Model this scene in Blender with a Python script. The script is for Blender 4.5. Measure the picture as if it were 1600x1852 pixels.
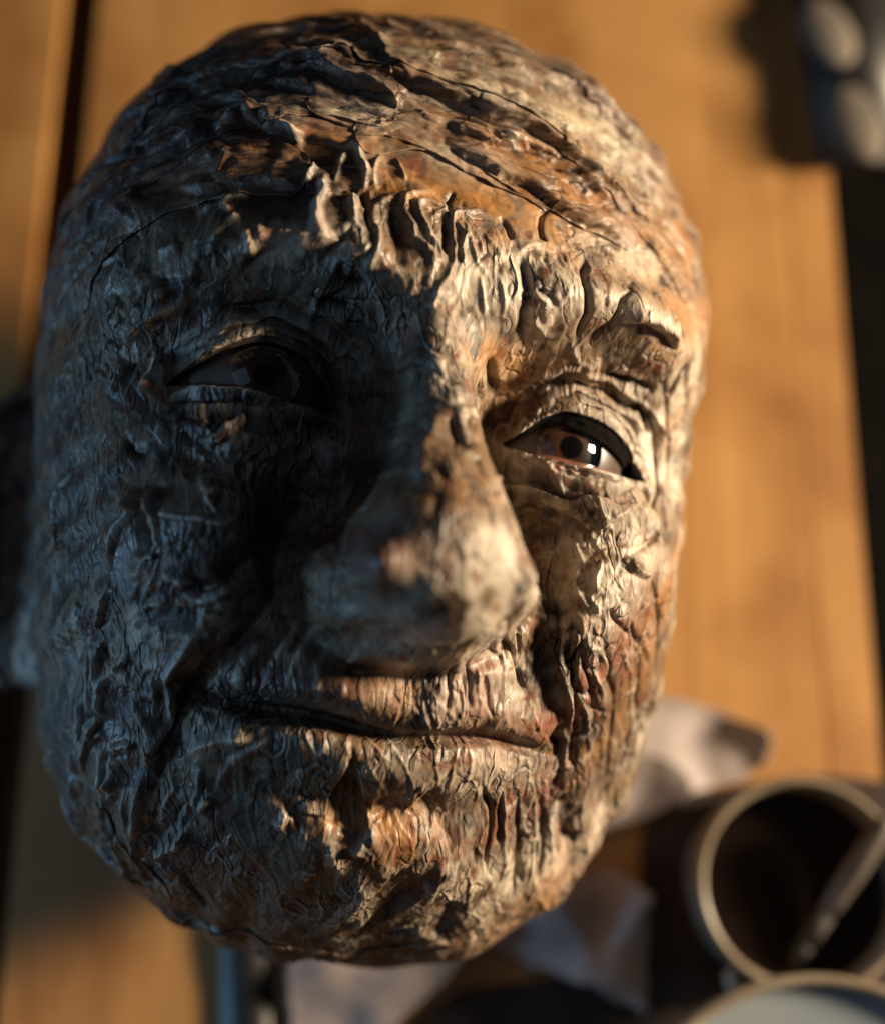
import bpy, bmesh, math, random
import numpy as np
from mathutils import Vector, Matrix, Euler
for o in list(bpy.data.objects): bpy.data.objects.remove(o)
scene = bpy.context.scene
col = scene.collection
# ---------------------------------------------------------------- camera
TILT = math.radians(16.5)
TD = .4207
CAM = Matrix.Translation((0, -TD*math.sin(TILT), TD*math.cos(TILT))) @ Euler((TILT, 0, 0)).to_matrix().to_4x4()
cd = bpy.data.cameras.new('camera'); cam = bpy.data.objects.new('camera', cd); col.objects.link(cam)
cam.matrix_world = CAM; scene.camera = cam
cd.sensor_fit = 'VERTICAL'; cd.sensor_height = 36; cd.lens = 2330/1852*36
cd.clip_start = .01; cd.clip_end = 50
cd.dof.use_dof = True; cd.dof.focus_distance = .247; cd.dof.aperture_fstop = 4.5
def cam_dir(x, y, z): return (CAM.to_3x3() @ Vector((x, y, z))).normalized()
# ---------------------------------------------------------------- world and lamps
world = bpy.data.worlds.new('World'); scene.world = world; world.use_nodes = True
bg = world.node_tree.nodes['Background']; bg.inputs[0].default_value = (.34, .36, .42, 1); bg.inputs[1].default_value = .026
HEADC = CAM @ Vector((-.0224, .016, -.324))
def area(name, d, dist, sx, sy, watts, colour, target=HEADC):
    l = bpy.data.lights.new(name, 'AREA'); l.shape = 'RECTANGLE'; l.size = sx; l.size_y = sy; l.energy = watts; l.color = colour
    o = bpy.data.objects.new(name, l); col.objects.link(o); o.location = target + d*dist
    o.rotation_euler = d.to_track_quat('Z', 'Y').to_euler(); return o
area('warm_window_lamp', cam_dir(.95, .14, .18), 1.1, .16, .22, 37, (1, .80, .55))
area('cool_window_lamp', cam_dir(-.93, -.16, .13), .9, .16, .24, 2.6, (.32, .64, 1))
area('cool_fill_lamp', cam_dir(-.42, .12, .90), .9, .5, .5, .42, (.45, .68, 1))  # added fill without a source of its own, lifts the nose shadow
vs = scene.view_settings; vs.view_transform = 'Standard'; vs.look = 'None'; vs.exposure = 0; vs.gamma = 1; vs.use_curve_mapping = False
scene.display_settings.display_device = 'sRGB'
# ======================= GEO =======================
import numpy as np, math
F32 = np.float32
def sst(x, a, b):
    t = np.clip((x - a) / (b - a), 0, 1); return t * t * (3 - 2 * t)
def gau(x, y, cx, cy, sx, sy, ang=0.0):
    c, s = math.cos(math.radians(ang)), math.sin(math.radians(ang))
    u = (x - cx) * c + (y - cy) * s; v = -(x - cx) * s + (y - cy) * c
    return np.exp(-0.5 * ((u / sx) ** 2 + (v / sy) ** 2))
def pchip(x, xs, ys):                      # smooth 1-D curve through knots (xs rising)
    xs = np.asarray(xs, float); ys = np.asarray(ys, float)
    h = np.diff(xs); d = np.diff(ys) / h
    m = np.zeros(len(xs)); m[0] = d[0]; m[-1] = d[-1]
    for i in range(1, len(xs) - 1):
        m[i] = 0 if d[i-1] * d[i] <= 0 else 2 * d[i-1] * d[i] / (d[i-1] + d[i])
    x = np.clip(x, xs[0], xs[-1]); k = np.clip(np.searchsorted(xs, x) - 1, 0, len(xs) - 2)
    t = (x - xs[k]) / h[k]; t2 = t * t; t3 = t2 * t
    return (2*t3-3*t2+1)*ys[k] + (t3-2*t2+t)*h[k]*m[k] + (-2*t3+3*t2)*ys[k+1] + (t3-t2)*h[k]*m[k+1]
def polydist(x, y, pts):                   # distance to a polyline, position along it (0..1), side
    x = x.astype(F32); y = y.astype(F32)
    best = np.full(x.shape, 1e9, F32); par = np.zeros(x.shape, F32); side = np.zeros(x.shape, F32)
    P = np.asarray(pts, float); L = np.r_[0, np.cumsum(np.hypot(*np.diff(P, axis=0).T))]
    for i in range(len(P) - 1):
        ax, ay = map(F32, P[i]); bx, by = map(F32, P[i+1]); dx, dy = bx-ax, by-ay; l2 = dx*dx+dy*dy+F32(1e-12)
        X = x-ax; Y = y-ay
        t = np.clip((X*dx+Y*dy)*(1/l2), 0, 1)
        d = (X-t*dx)**2+(Y-t*dy)**2; m = np.nonzero(d < best)[0] if d.ndim == 1 else d < best
        best[m] = d[m]; par[m] = (L[i]+t[m]*math.sqrt(l2))/L[-1]
        side[m] = np.sign(dx*Y[m]-dy*X[m])
    return np.sqrt(best), par, side

WKX, WKY = 8.2, 10.2                        # cm per radian in the flattened skin plane
def skin_grid(NX, NY=None):
    NY = NY or NX
    A, B = np.meshgrid(np.linspace(-1, 1, NX), np.linspace(-1, 1, NY))
    X = A*np.sqrt(1-B*B/2); Y = B*np.sqrt(1-A*A/2)
    rho = np.clip(np.hypot(X, Y), 1e-9, 1)
    th = np.where(rho < .92, rho/.92*math.radians(96), math.radians(96)+(rho-.92)/.08*math.radians(66))
    return (th*X/rho*WKX).ravel(), (th*Y/rho*WKY).ravel()
def dirs(wx, wy):
    a, b = wx/WKX, wy/WKY
    th = np.hypot(a, b); r = np.maximum(th, 1e-9); s = np.sin(th)
    return s*a/r, s*b/r, np.cos(th)

SIL = np.array([0.9814, 0.9833, 1.0072, 1.0465, 1.0589, 1.0273, 1.0201, 1.0007, 0.9899, 0.9843, 0.9679, 0.9565, 0.981, 1.006, 1.0195, 1.0273, 1.0313, 0.9937, 0.9893, 0.9775, 0.96, 0.9883, 1.0307, 1.0799, 1.116, 1.1071, 1.0952, 1.0981, 1.1284, 1.1639, 1.1746, 1.1519, 1.0873, 1.0424, 1.0077, 0.9835])
EYES = [  # centre x, y, z of ball; corner/upper/lower knots in head x,y
 dict(c=(-3.28, .10, 5.95), up=[(-4.95,-.18),(-4.5,.22),(-3.9,.66),(-3.2,.90),(-2.6,.80),(-2.15,.45),(-1.78,-.02)],
      lo=[(-4.95,-.18),(-4.2,-.20),(-3.6,-.17),(-2.9,-.24),(-2.3,-.27),(-1.78,-.02)]),
 dict(c=(3.10,-.35, 5.95), up=[(1.75,-.36),(2.1,-.02),(2.45,.27),(2.85,.42),(3.3,.38),(3.9,.22),(4.4,-.05),(4.75,-.3),(5.0,-.62)],
      lo=[(1.75,-.36),(2.1,-.50),(2.7,-.58),(3.2,-.64),(4.0,-.66),(4.6,-.66),(5.0,-.62)])]
RB = 1.62
def eye_in(x, y, E):
    u = pchip(x, *zip(*E['up'])); l = pchip(x, *zip(*E['lo']))
    x0, x1 = E['up'][0][0], E['up'][-1][0]
    s = np.minimum(u-y, y-l)
    return np.where((x > x0) & (x < x1), s, -np.minimum(np.hypot(x-x0, y-E['up'][0][1]), np.hypot(x-x1, y-E['up'][-1][1])))

def surface(wx, wy, eyes=True):
    wx = wx.astype(F32); wy = wy.astype(F32)
    dx, dy, dz = dirs(wx, wy); n = 2.35
    s = (abs(dx)**n+abs(dy)**n+abs(dz)**n)**(-1/n)
    x = s*dx*7.9+.10; y = s*dy*11.1-.1; z = s*dz*8.9-.2
    t = np.clip(-(y)/11, 0, 1.3); x = .1+(x-.1)*(1-.16*t**1.7)
    # upper skull leans back, lower face comes forward
    z = z-.018*np.clip(y-3, 0, 9)**2*sst(z, -2, 5)+.35*sst(-y, 2, 9)*sst(z, 2, 7)
    al = np.arctan2(y+.1, x-.1); k = (al/(2*math.pi)*36) % 36; k0 = np.floor(k).astype(int) % 36; f = k-np.floor(k); f = f*f*(3-2*f)
    sc = SIL[k0]*(1-f)+SIL[(k0+1) % 36]*f+.008*np.sin(al*17+2*np.sin(al*5))+.006*np.sin(al*41+3*np.sin(al*7)+z*1.3); sc = 1+(sc-1)*sst(-z, -8.2, -4.5)
    x = .1+(x-.1)*sc; y = -.1+(y+.1)*sc
    fw = sst(z, .5, 4.5)
    D = np.zeros_like(x)
    # brow ridge, glabella
    for sg, cx in ((-1, -3.0), (1, 3.3)):
        yb = 2.25+.25*np.exp(-((x-cx)/1.6)**2)-.05*((x-cx)/2)**2
        D += .75*np.exp(-((y-yb)/.75)**2)*np.exp(-((x-cx)/2.2)**4)
        D += .30*gau(x, y, sg*5.6, 1.6, .9, 1.0)
    D += .35*gau(x, y, -.3, 2.0, 1.1, .9)
    D -= .25*gau(x, y, 0, 5.2, 4, 1.0)-.25*gau(x, y, .2, 7.2, 3.5, 1.6)
    # sockets
    D -= .65*gau(x, y, 2.15, -1.9, .65, 1.3)+.4*gau(x, y, -2.15, -1.9, .65, 1.3)
    D -= 1.55*gau(x, y, -3.15, .45, 1.55, .95)+1.55*gau(x, y, 3.2, .15, 1.6, 1.0)
    D -= .75*gau(x, y, -1.75, .35, .7, .95)+1.0*gau(x, y, 1.75, -.2, .6, .95)
    D -= .35*gau(x, y, 1.75, -1.5, .6, 1.2)+.25*gau(x, y, -2.0, -1.6, .7, 1.3)
    # cheekbones and cheeks
    D += .50*gau(x, y, -4.7, -2.4, 1.6, 1.3, 20)+.50*gau(x, y, 4.7, -2.7, 1.5, 1.3, -20)
    D -= .35*gau(x, y, -4.9, -6.0, 1.3, 2.2)+.35*gau(x, y, 5.0, -6.2, 1.3, 2.2)
    # eye bags
    for E, yy in ((EYES[0], -1.0), (EYES[1], -1.45)):
        ex = E['c'][0]
        yb = yy+.10*((x-ex)/1.2)**2
        D += .34*np.exp(-((y-yb)/.32)**2)*np.exp(-((x-ex)/1.6)**4)-.25*np.exp(-((y-yb+.75)/.28)**2)*np.exp(-((x-ex)/1.7)**4)
    # nose
    yk = [-5.5,-5.15,-4.85,-4.5,-4.1,-3.5,-2.8,-1.6,-.4,.6,1.3,2.0]
    hz = pchip(y, yk, [0,.3,1.1,1.7,2.0,2.1,1.9,1.35,.95,.65,.3,0])
    hw = pchip(y, yk, [1.0,1.3,1.6,1.85,1.95,1.9,1.6,1.25,1.05,.95,.9,.9])
    xc = pchip(y, [-5,-3.4,0,1.5], [-.02,.05,-.12,-.3])
    q = abs(x-xc)/hw
    D += hz/(1+(q/.85)**4)
    for sg in (-1, 1): D += .50*gau(x, y, sg*4.2, -3.5, .95, 1.5)-(.45 if sg > 0 else .7)*gau(x, y, sg*2.5, -3.3, .45, 1.5)-.45*gau(x, y, sg*1.75, -1.3, .45, 1.1)
    NOSE = [(-.28,1.3,8.55,.55),(-.22,.2,9.0,.62),(-.08,-1.5,9.95,.84),(-.18,-2.85,10.45,1.40),(-.20,-3.05,10.4,1.48)]
    d, tt, sd = polydist(x, y, [(-2.15,-2.3),(-2.5,-3.0),(-2.45,-3.8),(-1.9,-4.6),(-1.0,-5.05),(0,-5.1),(1.0,-4.9),(1.75,-4.4),(2.1,-3.7),(2.0,-2.9)])
    D -= .5*np.exp(-(d/.24)**2)*np.sin(np.clip(tt, .03, .97)*math.pi)**.4
    # muzzle, mouth, lips, chin
    D += .40*gau(x, y, 0, -6.0, 2.6, 1.7)
    ym = pchip(x, [-4.2,-3.5,-1.7,.2,1.8,3.4,4.0], [-5.75,-6.02,-6.06,-6.28,-6.13,-6.40,-6.45])
    mw = np.exp(-(np.abs(x+.05)/3.1)**4)
    D += mw*(.20*np.exp(-((y-ym-.42)/.36)**2)+.14*np.exp(-((y-ym+.5)/.5)**2)-(.5+.4*sst(-x, -.5, 2))*np.exp(-((y-ym)/(.10+.06*sst(-x, -.5, 2)))**2)-.22*np.exp(-((y-ym)/.40)**2))
    D -= .10*gau(x, y, .0, -5.4, .4, .5)-.04*gau(x, y, -.6, -5.4, .25, .5)-.04*gau(x, y, .65, -5.4, .25, .5)
    D -= .28*np.exp(-((y+7.75-.03*x*x)/.40)**2)*np.exp(-(x/2.4)**4)
    D += .62*gau(x, y, .1, -8.9, 1.9, 1.0)
    D -= .35*gau(x, y, -3.75, -6.1, .45, .6)+.12*gau(x, y, 3.75, -6.5, .40, .6)
    # nasolabial folds
    for P in ([(-2.4,-3.7),(-2.9,-4.6),(-3.6,-5.6),(-3.95,-6.6),(-4.0,-7.8)], [(2.4,-3.6),(2.9,-4.7),(3.6,-6.0),(3.85,-7.4),(3.6,-8.6)]):
        d, tt, sd = polydist(x, y, P)
        wgt = np.sin(np.clip(tt, .02, .98)*math.pi)**.6
        out = sd*(1 if P[0][0] < 0 else -1)        # + towards the mouth side or cheek
        D += wgt*(-(.10 if P[0][0] > 0 else .26)*np.exp(-(d/.14)**2)+.16*np.exp(-((d-.6)/.5)**2)*(out < 0))
    z = z+D*fw
    def smax(z, zs, k, m): 
        h = np.clip(.5+.5*(zs-z)/k, 0, 1); return np.where(m, z*(1-h)+zs*h+k*h*(1-h), z)
    for (ax, ay, az, ar), (bx, by, bz, br) in zip(NOSE[:-1], NOSE[1:]):
        for t in np.linspace(0, 1, 7):
            cx, cy, cz, r = ax+(bx-ax)*t, ay+(by-ay)*t, az+(bz-az)*t, ar+(br-ar)*t
            rr = (x-cx)**2+(y-cy)**2; m = (rr < r*r*.98) & (z > 3)
            z = smax(z, cz+np.sqrt(np.clip(r*r-rr, 0, None)), .12, m)
    for sg in (-1, 1):
        D2 = gau(x, y, sg*1.72-.05, -3.25, .42, .42)*(z > 3); z = z+(1.5 if sg > 0 else .95)*D2-.45*gau(x, y, sg*1.75, -2.55, .35, .25)*(z > 3)-.5*gau(x, y, sg*1.2, -4.55, .8, .22)*(z > 3)
    ins = np.zeros_like(x); zp = z
    if eyes:
        for E in EYES:
            cx, cy, cz = E['c']; rr = (x-cx)**2+(y-cy)**2; RL = RB+.22
            zs = cz+np.sqrt(np.clip(RL*RL-rr, .02, None))
            k = .55; h = np.clip(.5+.5*(zs-z)/k, 0, 1); zm = z*(1-h)+zs*h+k*h*(1-h)
            near = 1-sst(np.sqrt(rr), RL*.62, RL*1.0)
            z = z*(1-near*fw)+zm*near*fw
            e = eye_in(x, y, E); i = sst(e, -.005, .055)*(z > 0)
            z = z-1.9*i; ins = np.maximum(ins, sst(e, -.02, .02)*fw)
    return (x, y, z, ins) if eyes != 2 else (x, y, z, ins, zp)

# ---- noise
_rng = np.random.RandomState(7)
_PERM = _rng.permutation(512).astype(np.int64); _G2 = np.stack([np.cos(np.linspace(0, 2*math.pi, 512, endpoint=False)), np.sin(np.linspace(0, 2*math.pi, 512, endpoint=False))], 1).astype(F32)
def noise2(x, y, seed=0):
    x = x.astype(F32); y = y.astype(F32)
    xi = np.floor(x).astype(np.int64); yi = np.floor(y).astype(np.int64); fx = x-xi; fy = y-yi
    u = fx*fx*fx*(fx*(fx*6-15)+10); v = fy*fy*fy*(fy*(fy*6-15)+10)
    def g(ix, iy, dx, dy):
        h = _PERM[(_PERM[(ix+seed*37) & 511]+iy) & 511]; gg = _G2[h]; return gg[..., 0]*dx+gg[..., 1]*dy
    a = g(xi, yi, fx, fy); b = g(xi+1, yi, fx-1, fy); c = g(xi, yi+1, fx, fy-1); d = g(xi+1, yi+1, fx-1, fy-1)
    return (a+u*(b-a)+v*((c+u*(d-c))-(a+u*(b-a))))*1.5
def fbm2(x, y, seed=0, o=3):
    s = 0; a = 1.
    for i in range(o): s = s+a*noise2(x*2**i, y*2**i, seed+i*11); a *= .5
    return s
def tent(d, w): return np.clip(1-d/w, 0, 1)
def parse_creases():
    out = []
    for ln in CREASES.strip().splitlines():
        f = ln.split(); out.append((f[0], float(f[1]), float(f[2]), np.array([[float(c)/100 for c in p.split(',')] for p in f[3:]])))
    return out
def resample(P, step=.5):                  # smooth (Catmull-Rom) a polyline
    if len(P) < 3: return P
    Q = np.vstack([2*P[0]-P[1], P, 2*P[-1]-P[-2]]); o = []
    for i in range(1, len(Q)-2):
        n = max(1, int(np.hypot(*(Q[i+1]-Q[i]))/step))
        for t in np.arange(n)/n:
            a, b, c, d = Q[i-1], Q[i], Q[i+1], Q[i+2]
            o.append(.5*(2*b+(c-a)*t+(2*a-5*b+4*c-d)*t*t+(3*b-a-3*c+d)*t**3))
    o.append(P[-1]); return np.array(o)
def crumple(wx, wy):                        # height of the paper relief, cm; also crease mask
    H = np.zeros(wx.shape, F32); M = np.zeros(wx.shape, F32); RM = np.zeros(wx.shape, F32)
    jx = wx+.10*noise2(wx/.9, wy/.9, 3)+.02*noise2(wx/.3, wy/.3, 4); jy = wy+.10*noise2(wx/.9, wy/.9, 5)+.02*noise2(wx/.3, wy/.3, 6)
    for n, (k, h, w, P) in enumerate(parse_creases()):
        h *= .1*CH; w *= .1
        if k[0] == 'g' and P[:, 1].mean() > 4.2: h *= .6
        P = resample(P); R = max(w*5.5, .9 if k[0] == 'e' else 0)+.25
        lo = P.min(0)-R; hi = P.max(0)+R
        m = np.where((wx > lo[0]) & (wx < hi[0]) & (wy > lo[1]) & (wy < hi[1]))[0]
        if not len(m): continue
        d, t, sd = polydist(jx[m], jy[m], P)
        tp = np.clip(np.minimum(t, 1-t)*5, 0, 1)**.7
        tp = tp*(.9+.25*noise2(t*5+n*3.3, np.full_like(t, n*1.7), 9))
        if k[0] == 'r':
            lf = P[:, 0].mean() < -2.2; w = max(w*.95, .085) if lf else max(w*.62, .05); h *= 1.6 if lf else 1.0
            H[m] += h*tp*(.52*tent(d, w)+.48*tent(d, w*5))
            RM[m] = np.maximum(RM[m], tp*tent(d, w*.85)**.6)
        elif k[0] == 'g':
            thin = w < .28; LN = np.hypot(*np.diff(P, axis=0).T).sum(); h *= np.clip(LN/.9, .3, 1); w = max(w*(.36 if thin else .6), .045); h = min(h, w*(2.4 if thin else 1.1))
            H[m] += h*tp*(.10*np.exp(-((d-1.9*w)/(1.3*w))**2)-.80*np.exp(-(d/w)**1.5)-.38*tent(d, w*5))
            if len(k) > 1: H[m] += .7*h*tp*np.exp(-d/.45)*sst(np.where((sd > 0) == (k[1] == '+'), d, -d), -.02, .04)
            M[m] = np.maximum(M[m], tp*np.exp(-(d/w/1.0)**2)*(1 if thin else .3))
        else:
            s = np.where((sd > 0) == (k[1] == '+'), d, -d); h *= 1.25
            H[m] += h*tp*(sst(s, -.05, .05)*np.exp(-np.maximum(s, 0)/w)-.3*np.exp(-(s/.09)**2)*(s < 0)*np.clip(-s/.03, 0, 1))
    # crumple of each region of the face, folds running its own way
    GM = np.zeros(wx.shape, F32); S = np.zeros(wx.shape, F32); A = np.zeros(wx.shape, F32)
    for n, (cx, cy, r, ang, la, lb, am) in enumerate(REGIONS):
        r *= 1.1
        m = np.nonzero((abs(wx-cx) < 1.7*r) & (abs(wy-cy) < 1.7*r))[0]
        wt = np.exp(-.5*(((wx[m]-cx)**2+(wy[m]-cy)**2)/(r*.6)**2)); q = wt > .03; m = m[q]; wt = wt[q]
        c, s = math.cos(math.radians(ang)), math.sin(math.radians(ang))
        X = jx[m]-cx; Y = jy[m]-cy
        wq = noise2(X/1.5, Y/1.5, 20+n); wr = noise2(X/.7, Y/.7, 60+n)
        u = X*c+Y*s; v = -X*s+Y*c
        tri = lambda q: np.abs((q-np.floor(q))*2-1)*2-1           # straight sharp folds, up and down
        n1 = noise2(u/la+n*7.1, v/(lb*1.6)+.5*wq, n); n2 = noise2(u/la*1.2+n*3.7, v/(lb*1.5)+5+.4*wr, n+100)
        T1 = tri(v/(lb*2.3)+.9*wq+.16*wr+n*.37+.25*noise2(u/la, v/2, n+200)); T2 = tri((v*.8+u*.42)/(lb*2.6)+.8*wr*.4+.5*wq); T3 = tri((v*.75-u*.5)/(lb*1.9)+.6*wq-.15*wr)
        m1 = sst(noise2(u/la*.8+3, v/(lb*2.6), n+300), -.35, .5); m2 = sst(noise2(u/1.4+n, v/1.1, n+400), .0, .6); m3 = sst(noise2(u/1.2+n, v/.9+7, n+500), .05, .6)
        if la > 5.5: T2 = T2*.12; T3 = T3*.12; n2 = n2+.3
        h = .62*T1*m1+.42*T2*m2+.34*T3*m3+.65*np.clip(1-7.5*abs(n1), 0, 1)-.40*np.clip(1-10*abs(n2), 0, 1)+.35*wq
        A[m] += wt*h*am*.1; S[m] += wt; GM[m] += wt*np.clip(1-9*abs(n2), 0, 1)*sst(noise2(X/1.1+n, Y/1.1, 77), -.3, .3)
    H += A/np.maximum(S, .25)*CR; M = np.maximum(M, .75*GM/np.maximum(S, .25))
    # fine crinkle, in patches
    pt = (.15+.85*sst(noise2(wx/1.3, wy/1.3, 75), .05, .5))*(1-.7*sst(wy, 3.2, 4.6))
    f1 = noise2(jx/.55, jy/.55, 70); f2 = noise2(jx/.26+9, jy/.26, 71)
    H += CF*pt*(.030*np.clip(1-5*abs(f1), 0, 1)**1.2-.016*np.clip(1-5*abs(f2+.05), 0, 1)**1.2+.012*f1)
    return H-.03, M, RM
CH, CR, CF = .95, .58, .5
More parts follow.
